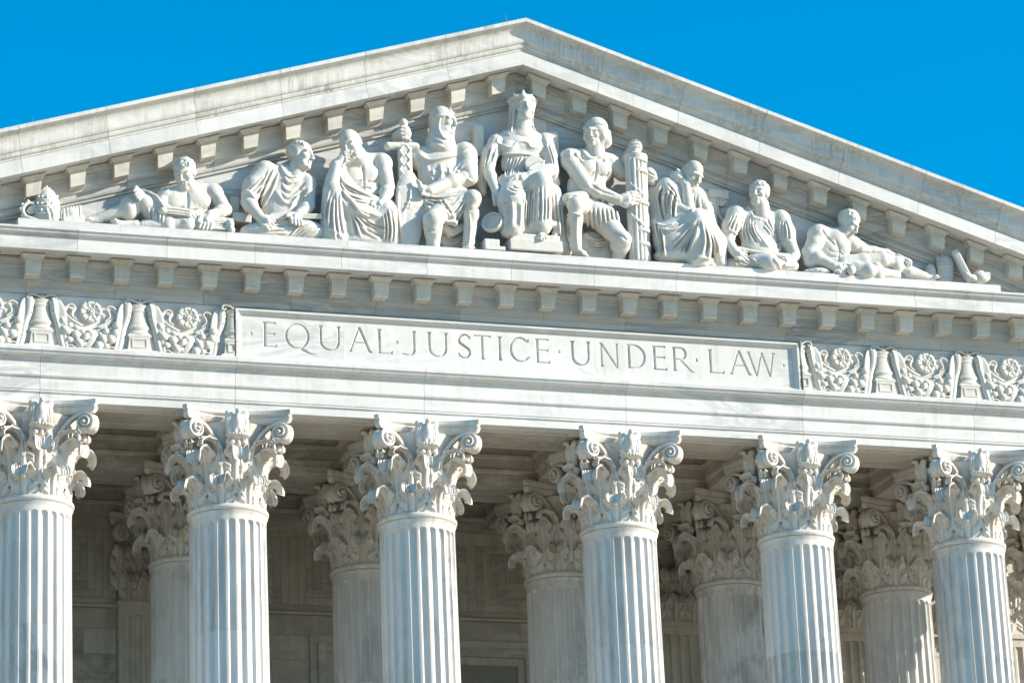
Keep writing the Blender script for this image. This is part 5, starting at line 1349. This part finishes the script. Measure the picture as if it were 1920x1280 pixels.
    g.strokes([[(98, 760), (102, 900), (130, 1050), (165, 1120)]], 12, 9); g.strokes([[(190, 715), (185, 790), (165, 850), (140, 890)], [(150, 830), (185, 830), (180, 860), (150, 855)]], 7, 9)
    g.done('sword_and_shield', 'upright strap-bound sword above a tall marble shield beside the hooded knight', 'sword', group='carved emblems in the pediment', cat='weapon')

def fig_enthroned_woman():
    f = Fig(720, 160, 3.7647, (590, 20, 1290, 1200)); f.use('body')
    f.head((982, 165, .52), 205, yaw=2, pitch=-2, hair='long')
    f.c((978, 240, .46), (970, 350, .38), 60, 72, 24); f.e((968, 380, .36), (165, 80, 70), k=40)
    f.arm((775, 430, .40), (735, 600, .44), (785, 735, .64), r=(42, 40, 42, 28)); f.hand((785, 730, .64), (805, 775, .70), (815, 850, .72), L=(1, -0.1), width=80, thumb=-1, bulge=(0, .02))
    f.c((1180, 600, .52), (1025, 640, .74), 54, 34, 14); f.e((1130, 615, .60), (60, 46, 50), k=14); f.hand((1030, 640, .74), (970, 660, .80), (890, 710, .80), L=(0.35, 1), width=86, thumb=-1, bulge=(0.01, .02))
    f.foot((1105, 1030, .72), (1108, 1088, .92), 62); f.foot((930, 1060, .6), (905, 1085, .72), 44)
    f.use('hair'); 
    for sx, pts in ((-1, [(908, 130, .50), (900, 200, .48), (894, 280, .46), (878, 345, .50)]), (1, [(1050, 130, .46), (1040, 200, .46), (1035, 270, .46), (1065, 325, .50)])):
        f.ch(pts, [26, 16, 12, 10], 10); f.ch([(p[0]+sx*-14, p[1], p[2]+.03) for p in pts], [22, 16, 11, 8], 4)
    f.fan([(870, 150), (875, 250), (860, 340)], [(905, 150), (905, 250), (895, 330)], 4, 5, 6); f.fan([(1030, 180), (1025, 250), (1045, 320)], [(1060, 150), (1050, 250), (1075, 320)], 4, 5, 6)
    f.use('crown')
    f.ch([(898, 112, .44), (932, 92, .62), (980, 84, .68), (1028, 92, .60), (1056, 114, .42)], [27, 26, 26, 26, 27], 4)
    for x, y, d, tx, ty in ((900, 112, .46, 872, 118), (926, 96, .60, 916, 62), (982, 84, .70, 982, 36), (1034, 96, .60, 1042, 66), (1056, 112, .44, 1072, 104)):
        f.c((x, y, d), (tx, ty, d-.01), 25 if x != 982 else 30, 6, 8)
    f.strokes([[(890, 118), (935, 100), (982, 94), (1030, 100), (1060, 120)]], 5, -6)
    f.use('gown')
    f.e((965, 440, .38), (170, 110, 78), k=30); f.e((960, 560, .40), (135, 110, 76), k=40); f.e((890, 445, .52), (70, 56, 40), k=20); f.e((1035, 440, .52), (70, 56, 40), k=20)
    f.ch([(785, 400, .38), (755, 480, .40), (725, 560, .40)], [50, 54, 48], 30); f.ch([(1140, 385, .36), (1165, 500, .42), (1180, 610, .46)], [50, 54, 54], 30); f.ch([(745, 470, .36), (700, 590, .30), (690, 690, .26), (705, 760, .28)], [44, 46, 40, 24], 20); f.fan([(720, 520), (690, 620), (690, 740)], [(760, 560), (740, 640), (725, 700)], 4, 8, 9); f.ch([(1185, 620, .44), (1205, 690, .40), (1195, 740, .40)], [40, 36, 20], 14); f.ch([(1130, 720, .60), (1190, 760, .56), (1230, 860, .50)], [50, 50, 40], 24)
    f.ch([(880, 350, .50), (960, 372, .54), (1080, 350, .50)], [16, 16, 16], 12)
    # lap, high knee on the right, low knee on the left
    f.e((960, 720, .46), (180, 110, 96), k=50); f.ch([(1000, 720, .50), (1110, 690, .82), (1110, 860, .80), (1105, 990, .76)], [90, 74, 66, 76], 40)
    f.ch([(900, 740, .52), (900, 820, .80), (900, 1000, .74)], [96, 92, 84], 40); f.e((890, 1030, .74), (70, 50, 60), k=20)
    f.e((1000, 900, .54), (120, 170, 90), k=60); f.e((1010, 1050, .50), (140, 60, 100), k=40); f.ch([(1180, 760, .56), (1215, 950, .50), (1240, 1150, .44)], [62, 54, 50], 30); f.ch([(1230, 1040, .50), (1270, 1130, .44), (1300, 1180, .4)], [44, 40, 26], 20)
    f.ch([(1040, 990, .80), (1100, 985, .88), (1170, 975, .82), (1225, 1000, .74), (1200, 1070, .72)], [22, 22, 26, 26, 20], 12)
    f.strokes([[(820, 490), (960, 482), (1110, 500)]], 10, 12); f.strokes([[(830, 345), (800, 400), (900, 440), (940, 400), (1010, 400), (1050, 440), (1150, 420), (1120, 340)]], 8, 5)
    f.fan([(850, 500), (840, 580), (830, 660)], [(1060, 500), (1010, 570), (960, 640)], 9, 7, 5)
    f.fan([(740, 420), (720, 500), (690, 600)], [(800, 440), (780, 500), (760, 560)], 4, 9, 9); f.fan([(1140, 400), (1180, 500), (1200, 620)], [(1190, 430), (1215, 540), (1220, 660)], 3, 9, 9)
    f.fan([(1000, 740), (985, 900), (990, 1070)], [(1070, 700), (1060, 860), (1050, 1000)], 5, 9, 8); f.fan([(1090, 720), (1090, 860), (1085, 980)], [(1160, 720), (1170, 860), (1160, 970)], 4, 9, 8)
    f.fan([(830, 780), (850, 900), (830, 1040)], [(970, 800), (970, 930), (960, 1050)], 3, 12, 7); f.strokes([[(830, 860), (890, 830), (970, 790)]], 9, 9)
    f.fan([(1190, 760), (1210, 900), (1230, 1140)], [(1250, 800), (1260, 960), (1275, 1130)], 3, 10, 11); f.fan([(870, 740), (940, 760), (1010, 720)], [(900, 700), (980, 720), (1080, 690)], 3, 9, 8)
    f.done('enthroned_woman_statue', 'crowned marble woman in a long gown seated at the centre of the pediment', 'body')
    g = Fig(720, 160, 3.7647, (660, 480, 1170, 1080)); g.use('disc')
    g.dsc((765, 968, .78), (-0.55, -0.75, 0.25), 74, 22, 10); g.dsc((770, 966, .80), (-0.55, -0.75, 0.25), 62, 22, 14, op='sub'); g.dsc((768, 967, .76), (-0.55, -0.75, 0.25), 66, 14, 8)
    g.ch([(830, 900, .80), (900, 850, .86), (960, 800, .84)], 9, 4); g.use('mirror'); g.dsc((1062, 560, .72), (-0.1, -1, 0.25), 70, 14, 8); g.strokes([[(1010, 590), (1090, 545), (1160, 530)]], 7, 7)
    g.done('balance_pan', 'round marble scale pan and disc held by the crowned woman', 'disc', group='carved emblems in the pediment', cat='scales')
    g = Fig(720, 160, 3.7647, (600, 240, 1260, 1210)); g.use('throne_post'); g.b((665, 405, .10), (32, 115, 40), rd=4); g.use('throne_post#2'); g.b((1190, 440, .10), (34, 105, 40), rd=4); g.use('throne_side'); g.b((665, 640, .06), (40, 120, 30), rd=4)
    g.use('footstool'); g.b((746, 1140, .62), (52, 36, 60), rd=4); g.b((770, 1168, .62), (70, 14, 60), rd=3); g.use('pedestal'); g.b((1028, 1128, .36), (168, 24, 150), rd=5); g.b((1030, 1180, .37), (184, 40, 150), rd=5)
    g.done('stone_throne', 'square marble throne and stepped footstool carrying the crowned woman', 'pedestal', group='carved emblems in the pediment', cat='throne')

def fig_legionary():
    f = Fig(1000, 200, 4.0, (170, 60, 860, 1200)); f.use('body')
    f.head((447, 215, .52), 205, yaw=-30, pitch=4, hair='none', ears=False)
    f.c((462, 280, .46), (460, 370, .40), 66, 78, 24)
    f.arm((265, 400, .46), (400, 600, .64), (635, 700, .70), r=(62, 60, 58, 40)); f.hand((640, 700, .70), (705, 690, .76), (790, 690, .74), L=(0.05, 1), width=100, thumb=-1, bulge=(0.01, .02))
    f.c((580, 430, .30), (670, 500, .28), 70, 60, 20); f.c((670, 500, .28), (740, 330, .32), 60, 44, 16); f.hand((735, 330, .36), (760, 310, .46), (765, 370, .52), L=(-0.2, 1), width=84, thumb=-1); f.e((765, 300, .44), (52, 62, 40), k=12)
    f.strokes([[(730, 262), (790, 262)], [(728, 285), (800, 285)], [(730, 310), (805, 310)]], 6, -7)
    f.leg((400, 760, .46), (315, 740, .84), (320, 1060, .66), r=(80, 70, 60, 40)); f.foot((325, 1085, .62), (400, 1115, .80), 62)
    f.leg((520, 860, .46), (665, 1000, .72), (640, 1130, .40), r=(86, 78, 66, 52), calf=False); f.e((650, 1040, .62), (76, 70, 60), k=20)
    f.strokes([[(235, 820), (300, 800), (370, 820)], [(250, 830), (260, 960), (280, 1060)], [(330, 840), (325, 960), (335, 1060)]], 9, 8); f.strokes([[(280, 480), (340, 560), (420, 610)], [(420, 580), (520, 640), (620, 670)]], 12, -6)
    f.strokes([[(600, 940), (660, 970), (700, 1000)]], 10, -6)
    f.use('helmet'); f.e((470, 165, .50), (88, 84, 92), k=4); f.e((430, 222, .68), (52, 58, 60), k=8, op='sub'); f.ch([(386, 162, .54), (425, 172, .72), (500, 164, .70), (560, 188, .48)], [17, 18, 18, 17], 4)
    f.ch([(515, 180, .60), (522, 230, .62), (505, 268, .60)], [32, 34, 22], 8); f.ch([(548, 200, .44), (550, 270, .42), (545, 300, .44)], [34, 38, 18], 8); f.ch([(396, 185, .56), (392, 235, .58), (402, 262, .58)], [18, 18, 12], 5); f.ch([(470, 82, .50), (430, 110, .60), (420, 150, .66)], 9, 6); f.strokes([[(390, 140), (470, 132), (550, 150)], [(392, 182), (470, 182), (505, 180)]], 4, -6); f.c((472, 92, .5), (473, 80, .5), 8, 4, 3); f.e((458, 130, .66), (15, 15, 8), k=3)
    f.use('cuirass')
    f.e((430, 470, .38), (165, 120, 80), rot=-8, k=30); f.e((400, 620, .38), (150, 150, 78), k=50); f.e((395, 740, .42), (130, 70, 80), k=40); f.e((415, 450, .54), (70, 62, 36), k=24); f.e((520, 465, .52), (66, 66, 36), k=24)
    f.ch([(280, 380, .40), (450, 380, .36), (570, 410, .38)], [64, 60, 58], 40); f.e((275, 375, .46), (74, 60, 66), k=10)
    f.strokes([[(360, 310), (430, 385), (530, 350)]], 10, 10); f.strokes([[(470, 410), (470, 500), (430, 640)], [(360, 520), (420, 520), (460, 490)], [(490, 510), (540, 520), (570, 490)], [(380, 590), (430, 580), (500, 600)]], 10, -9)
    f.strokes([[(222, 350), (225, 400), (220, 450)], [(275, 330), (280, 380), (285, 420)], [(320, 340), (340, 380), (370, 410)]], 9, 9); f.strokes([[(215, 440), (280, 415), (370, 420)]], 8, -9); f.strokes([[(370, 360), (400, 385)], [(530, 390), (550, 410)]], 16, 7)
    f.use('strap_skirt'); f.e((500, 820, .52), (150, 100, 90), rot=-22, k=20); f.e((430, 800, .48), (120, 80, 80), k=30); f.ch([(360, 690, .60), (260, 700, .66)], [60, 50], 20)
    for i in range(8):
        x = 400+i*32; f.strokes([[(x, 770-i*2), (x+8+i*2, 850+i*4), (x+10+i*5, 930-i*5)]], 11, 9); f.strokes([[(x+16, 770-i*2), (x+24+i*2, 850+i*4), (x+26+i*5, 925-i*5)]], 5, -8)
    f.strokes([[(240, 700), (300, 660), (370, 690)], [(225, 740), (215, 800), (220, 830)], [(385, 700), (385, 740), (392, 780)]], 10, 9)
    f.use('cloak'); f.e((470, 1060, .22), (150, 130, 34), k=20); f.ch([(390, 970, .30), (480, 1030, .32), (600, 1000, .30)], [26, 30, 26], 20); f.ch([(215, 760, .30), (225, 900, .30), (250, 1060, .3)], [36, 40, 40], 14); f.fan([(400, 960), (470, 1000), (570, 980)], [(390, 1060), (470, 1110), (560, 1090)], 6, 9, 9)
    f.done('soldier_statue', 'helmeted marble soldier in a moulded breastplate gripping a bundle of rods', 'body')
    g = Fig(1000, 200, 4.0, (640, 320, 980, 1200), 1.0, 0.009); g.use('rods')
    a, b = np.array((766., 400., .50)), np.array((798., 1140., .48))
    g.c(tuple(a), tuple(b), 66, 68, 4); g.cur.disc(g.P(766, 388, .50), np.array([0, 0, 1.0]), g.m(87), g.m(15), g.m(5), 0)
    for k in range(8):
        t = math.radians(-84+168*k/7); o = 70*math.sin(t); d = 70/4*0.0127*math.cos(t)
        g.c((a[0]+o, a[1]-6, a[2]+d), (b[0]+o, b[1], b[2]+d), 14, 14, 0.5)
    for y in (415, 500, 740, 945, 1048):
        t = (y-a[1])/(b[1]-a[1]); p = a+(b-a)*t; q = a+(b-a)*(t+0.03); g.cur.disc(g.P(*p), g.P(*q)-g.P(*p), g.m(86), g.m(15), g.m(5), g.m(2))
    g.strokes([[(705, 560), (770, 610), (838, 670)], [(712, 790), (780, 840), (850, 900)], [(715, 800), (780, 850), (850, 912)]], 8, 4, dmin=0.62)
    g.use('axe_head'); g.e((885, 525, .34), (46, 72, 22), rot=12, k=4); g.fan([(860, 470), (900, 500), (925, 520)], [(860, 560), (890, 560), (915, 560)], 4, 5, 5)
    g.done('fasces_bundle', 'tall bound bundle of marble rods with an axe, right of the soldier', 'rods', group='carved emblems in the pediment', cat='emblem')

def fig_sage():
    f = Fig(1000, 200, 4.0, (830, 380, 1470, 1240)); f.use('body')
    f.head((1192, 515, .56), 222, yaw=22, pitch=32, roll=-8, hair='none', bald=1, beard=0.85)
    f.c((1160, 580, .46), (1120, 640, .38), 66, 76, 24)
    f.c((1165, 760, .66), (1145, 600, .62), 48, 34, 14); f.c((1145, 600, .62), (1110, 555, .58), 34, 30, 10); f.hand((1120, 560, .60), (1085, 530, .60), (1030, 525, .54), L=(-0.2, 1), width=78, thumb=1, bulge=(.02, .01))
    f.c((1085, 760, .60), (1165, 800, .72), 46, 40, 14); f.hand((1150, 795, .72), (1185, 800, .76), (1235, 805, .78), L=(0.1, 1), width=76, thumb=-1, bulge=(0, .02)); f.c((1240, 800, .70), (1310, 830, .62), 40, 48, 14)
    f.c((1230, 900, .6), (1250, 1160, .60), 40, 40); f.foot((1250, 1160, .60), (1260, 1185, .80), 50); f.c((1250, 1160, .60), (1320, 1160, .60), 36, 36); f.foot((1320, 1160, .60), (1345, 1188, .76), 46); f.c((1120, 640, .38), (1160, 800, .5), 60, 60); f.c((1160, 800, .5), (1230, 900, .6), 50, 50)
    f.use('robe')
    f.e((1030, 660, .38), (120, 130, 84), rot=20, k=30); f.e((1060, 780, .40), (150, 120, 90), k=50); f.e((1220, 720, .40), (90, 130, 70), k=40); f.ch([(1000, 600, .40), (1020, 700, .52), (1080, 760, .58)], [66, 72, 48], 26)
    f.ch([(1240, 680, .46), (1290, 780, .56), (1310, 850, .58)], [50, 56, 54], 26); f.ch([(910, 640, .20), (900, 800, .22), (940, 900, .3)], [50, 60, 70], 30)
    f.ch([(1080, 880, .46), (1230, 860, .82), (1240, 1000, .78), (1230, 1140, .68)], [100, 74, 84, 96], 50); f.e((1080, 1000, .50), (190, 170, 120), k=60); f.e((1080, 1130, .48), (180, 70, 120), k=40)
    f.ch([(1300, 880, .62), (1370, 1020, .60), (1400, 1170, .56)], [64, 76, 50], 40); f.ch([(910, 880, .34), (950, 1040, .36), (965, 1170, .34)], [50, 46, 36], 20); f.ch([(1320, 900, .50), (1370, 960, .46)], [40, 24], 14)
    f.fan([(960, 570), (930, 680), (960, 850)], [(1090, 640), (1070, 730), (1060, 820)], 5, 11, 14); f.fan([(1000, 560), (1060, 620), (1100, 720)], [(1000, 640), (1050, 700), (1080, 760)], 3, 9, 11)
    f.fan([(900, 830), (960, 890), (1100, 860)], [(930, 900), (1040, 920), (1180, 850)], 3, 13, 17); f.fan([(1220, 850), (1120, 960), (1000, 1080)], [(1250, 880), (1210, 1020), (1180, 1150)], 6, 15, 17)
    f.fan([(1270, 860), (1290, 1000), (1260, 1130)], [(1310, 880), (1390, 1040), (1400, 1170)], 4, 12, 14); f.fan([(900, 860), (930, 1000), (950, 1160)], [(960, 900), (980, 1040), (990, 1160)], 3, 9, 13)
    f.fan([(1200, 640), (1195, 720), (1190, 780)], [(1240, 660), (1250, 740), (1270, 800)], 3, 8, 11); f.strokes([[(1190, 1160), (1270, 1130), (1330, 1150)]], 12, 10)
    f.done('pondering_sage_statue', 'bald bearded marble man wrapped in a robe, head bowed on his hand', 'body')
    g = Fig(1000, 200, 4.0, (1290, 600, 1480, 900)); g.use('chair'); g.b((1380, 665, .06), (80, 34, 40), rot=-2, rd=6)
    sp = [(1415+ (46-t*36)*math.cos(0.9+t*8.5), 712-(46-t*36)*math.sin(0.9+t*8.5), .10) for t in np.linspace(0, 1, 26)]; g.ch(sp, 9, 3); g.ch([(1372, 740, .08), (1385, 800, .08), (1430, 870, .08)], [16, 14, 12], 6)
    g.dsc((1415, 712, .04), (0, -1, 0), 44, 20, 4); g.b((1320, 770, .04), (50, 130, 30), rd=4)
    g.done('scrolled_chair_back', 'marble chair back with a spiral scroll between two robed men', 'chair', group='carved emblems in the pediment', cat='chair')

def fig_toga_man_right():
    f = Fig(1320, 280, 4.5725, (130, 220, 860, 1100)); f.use('body')
    f.head((468, 388, .52), 246, yaw=-38, pitch=-2, roll=-3, hair='curly'); f.c((480, 480, .46), (490, 580, .38), 76, 88, 26)
    f.c((215, 720, .50), (205, 800, .54), 58, 54, 16); f.c((205, 800, .54), (265, 880, .72), 54, 40, 14); f.hand((260, 870, .72), (300, 895, .78), (360, 920, .78), L=(-0.3, 1), width=96, thumb=-1, bulge=(0.02, .02))
    f.c((735, 820, .50), (770, 900, .56), 60, 54, 16); f.c((770, 910, .56), (735, 960, .66), 52, 42, 14); f.hand((745, 945, .68), (700, 950, .76), (640, 965, .76), L=(0.1, 1), width=92, thumb=-1, bulge=(0.01, .03)); f.foot((250, 990, .6), (300, 990, .74), 46)
    f.use('toga')
    f.e((480, 720, .36), (190, 190, 86), k=30); f.e((470, 600, .36), (215, 100, 80), rot=-6, k=50); f.e((490, 850, .40), (180, 110, 86), k=50); f.e((275, 560, .38), (84, 84, 74), k=36); f.e((655, 610, .40), (80, 96, 76), k=36)
    f.ch([(275, 570, .40), (230, 660, .46), (215, 710, .5)], [82, 76, 66], 26); f.ch([(660, 610, .40), (700, 720, .46), (725, 800, .50)], [80, 82, 66], 30)
    f.e((470, 560, .52), (70, 34, 40), k=16, op='sub')
    f.ch([(380, 500, .46), (420, 580, .56), (480, 600, .56), (570, 540, .50)], 15, 10)
    f.fan([(360, 560), (330, 680), (340, 800)], [(420, 600), (460, 720), (590, 870)], 6, 12, 11); f.fan([(480, 620), (560, 700), (610, 800)], [(560, 600), (600, 700), (620, 760)], 3, 11, 9); f.fan([(250, 540), (220, 600), (180, 680)], [(310, 600), (290, 660), (270, 740)], 4, 9, 8)
    f.fan([(640, 560), (650, 680), (650, 800)], [(710, 600), (740, 700), (745, 780)], 4, 11, 8); f.strokes([[(180, 700), (230, 690), (290, 740)], [(650, 800), (700, 790), (750, 780)]], 10, 10); f.strokes([[(610, 680), (625, 760), (640, 860)]], 12, -12)
    f.use('lap_drapery'); f.ch([(230, 990, .50), (420, 960, .62), (560, 970, .80)], [60, 70, 76], 30); f.e((560, 975, .80), (90, 76, 70), k=20); f.ch([(600, 990, .7), (760, 1000, .56)], [60, 50], 24); f.e((330, 1000, .52), (140, 46, 90), k=30)
    f.fan([(240, 960), (340, 990), (420, 1010)], [(380, 920), (450, 960), (520, 1010)], 4, 10, 8); f.strokes([[(600, 930), (640, 980), (660, 1030)], [(700, 980), (740, 1000), (800, 990)]], 10, 9)
    f.use('scroll'); f.ch([(290, 850, .74), (400, 872, .78), (520, 890, .80), (640, 905, .78), (720, 912, .74)], [20, 16, 14, 18, 20], 6); f.b((500, 884, .70), (200, 8, 50), rot=-6, tilt=25, rd=3)
    f.done('toga_man_statue', 'curly-haired marble man in a toga holding a scroll, looking left', 'body')

def fig_right_recliner():
    f = Fig(1320, 280, 4.5725, (800, 490, 2080, 1160)); f.use('body')
    f.head((1238, 645, .54), 240, yaw=42, pitch=34, roll=-4, hair='curly'); f.c((1190, 720, .46), (1120, 770, .40), 66, 80, 24)
    f.e((1080, 830, .38), (140, 150, 84), rot=24, k=30); f.e((1110, 930, .40), (120, 100, 80), rot=10, k=50); f.e((1190, 840, .52), (66, 80, 40), rot=20, k=26); f.ch([(990, 720, .40), (1120, 760, .40), (1250, 790, .40)], [74, 80, 60], 40)
    f.arm((985, 725, .44), (905, 900, .52), (1110, 1000, .74), r=(84, 70, 66, 42)); f.c((890, 890, .50), (910, 960, .54), 60, 56, 20); f.hand((1110, 995, .74), (1160, 1010, .80), (1215, 1055, .80), L=(-0.5, 1), width=96, thumb=-1, bulge=(0.02, .02))
    f.arm((1265, 810, .36), (1400, 880, .26), (1560, 890, .28), r=(66, 58, 54, 40)); f.c((1560, 890, .28), (1640, 930, .34), 40, 34)
    f.strokes([[(1130, 780), (1160, 860), (1150, 960)], [(1060, 850), (1110, 880), (1150, 870)], [(1010, 690), (1060, 760), (1130, 830)]], 10, -9); f.strokes([[(1060, 900), (1110, 925), (1150, 920)], [(1160, 880), (1200, 920), (1210, 960)]], 9, -7)
    f.leg((1200, 1000, .42), (1530, 950, .60), (1900, 1085, .50), r=(96, 86, 66, 30)); f.c((1760, 1060, .52), (1960, 1108, .48), 40, 26, 10); f.foot((1960, 1105, .46), (2010, 1085, .60), 46)
    f.leg((1210, 1040, .52), (1410, 1040, .80), (1650, 1080, .60), r=(90, 76, 64, 40))
    f.use('drapery'); f.ch([(1230, 990, .50), (1330, 985, .52), (1440, 950, .56), (1520, 910, .58), (1600, 940, .6)], [60, 56, 50, 40, 34], 24); f.ch([(1200, 1000, .66), (1260, 1040, .72), (1330, 1060, .74)], [46, 46, 36], 20); f.e((1290, 1060, .60), (110, 50, 80), k=20); f.ch([(960, 1050, .5), (880, 1060, .56)], [46, 30], 16); f.e((990, 1060, .56), (110, 40, 80), k=20)
    f.ch([(1560, 930, .56), (1680, 970, .54), (1740, 1010, .52)], [40, 50, 46], 20)
    f.fan([(1210, 980), (1330, 990), (1470, 920)], [(1320, 1070), (1360, 1030), (1470, 970)], 4, 10, 9); f.strokes([[(1310, 1070), (1345, 1010), (1400, 980), (1470, 960), (1520, 900)]], 8, 10); f.fan([(870, 1020), (950, 1040), (1040, 1000)], [(900, 1050), (990, 1070), (1100, 1060)], 3, 9, 8)
    f.use('scroll'); f.c((1660, 930, .44), (1745, 975, .62), 36, 40, 4); f.dsc((1752, 978, .64), (0.5, -0.8, 0), 42, 10, 6); f.strokes([[(1735, 955), (1765, 970), (1760, 1000), (1735, 995), (1740, 975)]], 4, -6); f.c((1275, 1020, .66), (1260, 1040, .86), 38, 36, 4)
    f.done('reclining_man_statue', 'bare-chested marble man reclining on his elbow with legs stretched to the right', 'body')

def fig_emblems():
    g = Fig(0, 220, 4.0, (120, 490, 480, 880), 1.0, 0.008); g.use('tiara')
    prof = [(560, 34), (585, 66), (620, 82), (660, 88), (700, 92), (750, 94)]
    for (y0, r0), (y1, r1) in zip(prof[:-1], prof[1:]): g.c((350, y0+20, .34), (352, y1+15, .34), r0, r1, 8)
    for y, r in ((605, 78), (655, 90), (705, 96)):
        g.ch([(352+r*math.sin(a), y+8*math.cos(a)+6, .34+r/4*0.0127*math.cos(a)) for a in np.linspace(-1.5, 1.5, 13)], 7, 3)
        for a in np.linspace(-1.3, 1.3, 7): g.e((352+(r+4)*math.sin(a), y-12, .34+(r+4)/4*0.0127*math.cos(a)), (9, 12, 7), k=3); g.e((352+(r+2)*math.sin(a+.2), y+16, .34+(r+4)/4*0.0127*math.cos(a)), (6, 6, 6), k=2)
    g.c((350, 520, .34), (350, 575, .34), 9, 10, 4); g.c((330, 532, .34), (370, 534, .34), 8, 8, 3); g.e((350, 570, .34), (18, 14, 16), k=4)
    g.c((285, 600, .3), (268, 640, .3), 14, 16, 8)
    g.use('lappets'); g.ch([(350, 690, .62), (365, 730, .66), (372, 775, .66)], [12, 14, 15], 4); g.ch([(385, 690, .62), (400, 730, .64), (402, 780, .64)], [12, 14, 15], 4)
    g.done('tiered_crown', 'tiered marble crown topped by a small cross at the left corner', 'tiara', group='carved emblems in the pediment', cat='crown')
    g = Fig(0, 220, 4.0, (110, 600, 520, 880), 1.0, 0.008); g.use('crook')
    sp = [(228+(72-t*52)*math.cos(-0.7-t*8.2)*1.0, 690+(72-t*52)*math.sin(-0.7-t*8.2)*-1, .46) for t in np.linspace(0, 1, 34)]; g.ch(sp, np.linspace(15, 9, 34), 4)
    for t in np.linspace(0, 0.55, 8): i = int(t*33); g.e((sp[i][0]+(sp[i][0]-228)*0.28, sp[i][1]+(sp[i][1]-690)*0.28, .46), (13, 13, 11), k=5)
    g.e((232, 690, .46), (22, 20, 20), k=6); g.ch([(190, 745, .50), (260, 775, .56), (380, 790, .58), (500, 800, .58)], [16, 18, 15, 13], 6); g.ch([(190, 755, .44), (260, 788, .50), (380, 803, .52), (500, 812, .5)], [14, 14, 12, 10], 6)
    g.done('carved_crook', 'curled marble crook leaning in front of the tiered crown', 'crook', group='carved emblems in the pediment', cat='crook')
    g = Fig(0, 220, 4.0, (420, 620, 640, 880)); g.use('fragment'); g.e((535, 740, .36), (66, 66, 60), rot=14, k=4); g.b((540, 790, .36), (76, 26, 70), rot=8, rd=8, k=8)
    for k in range(6): x = 478+k*24; g.c((x, 690-k*4, .46+.02*math.sin(k)), (x+8, 775, .52), 12, 12, 3)
    g.b((560, 815, .40), (90, 14, 70), rd=4, k=6)
    g.done('fluted_fragment', 'small fluted marble fragment between the crook and the reclining youth', 'fragment', group='carved emblems in the pediment', cat='stone')
    g = Fig(1560, 360, 4.267, (730, 480, 960, 760)); g.use('quiver'); g.c((908, 720, .26), (905, 580, .26), 62, 72, 4); g.strokes([[(835, 580), (905, 560), (980, 575)], [(840, 600), (905, 582), (985, 598)], [(850, 690), (920, 690), (980, 690)]], 7, 8); g.ch([(850, 560, .26), (848, 520, .26)], [14, 12], 4); g.ch([(875, 560, .26), (880, 510, .26)], [14, 12], 4); g.ch([(905, 560, .26), (912, 515, .26)], [14, 12], 4); g.e((790, 640, .2), (46, 70, 40), k=10)
    g.done('round_vessel', 'round marble vessel behind the reclining man\'s foot', 'quiver', group='carved emblems in the pediment', cat='vessel')
    g = Fig(1560, 360, 4.267, (920, 440, 1140, 770)); g.use('tablet'); g.b((1036, 605, .46), (28, 140, 70), rot=22, yaw=-18, rd=12)
    g.done('leaning_tablet', 'flat marble tablet leaning at the right corner', 'tablet', group='carved emblems in the pediment', cat='tablet')
    g = Fig(1560, 360, 4.267, (1050, 600, 1290, 780)); g.use('lamp'); g.e((1185, 685, .60), (72, 48, 60), k=6); g.ch([(1130, 690, .66), (1095, 672, .70), (1075, 655, .72)], [30, 20, 16], 10); g.e((1180, 645, .60), (40, 16, 34), k=8); g.ch([(1225, 650, .56), (1255, 650, .54), (1258, 690, .54), (1235, 710, .56)], 9, 5); g.e((1180, 640, .60), (26, 12, 22), k=5, op='sub')
    g.strokes([[(1120, 690), (1180, 705), (1245, 690)]], 5, 5)
    g.done('oil_lamp', 'small marble oil lamp beside the leaning tablet', 'lamp', group='carved emblems in the pediment', cat='lamp')

for fn in (fig_reading_youth, fig_tunic_man_left, fig_brooding_man, fig_crusader, fig_enthroned_woman, fig_legionary, fig_sage, fig_toga_man_right, fig_right_recliner, fig_emblems):
    fn()
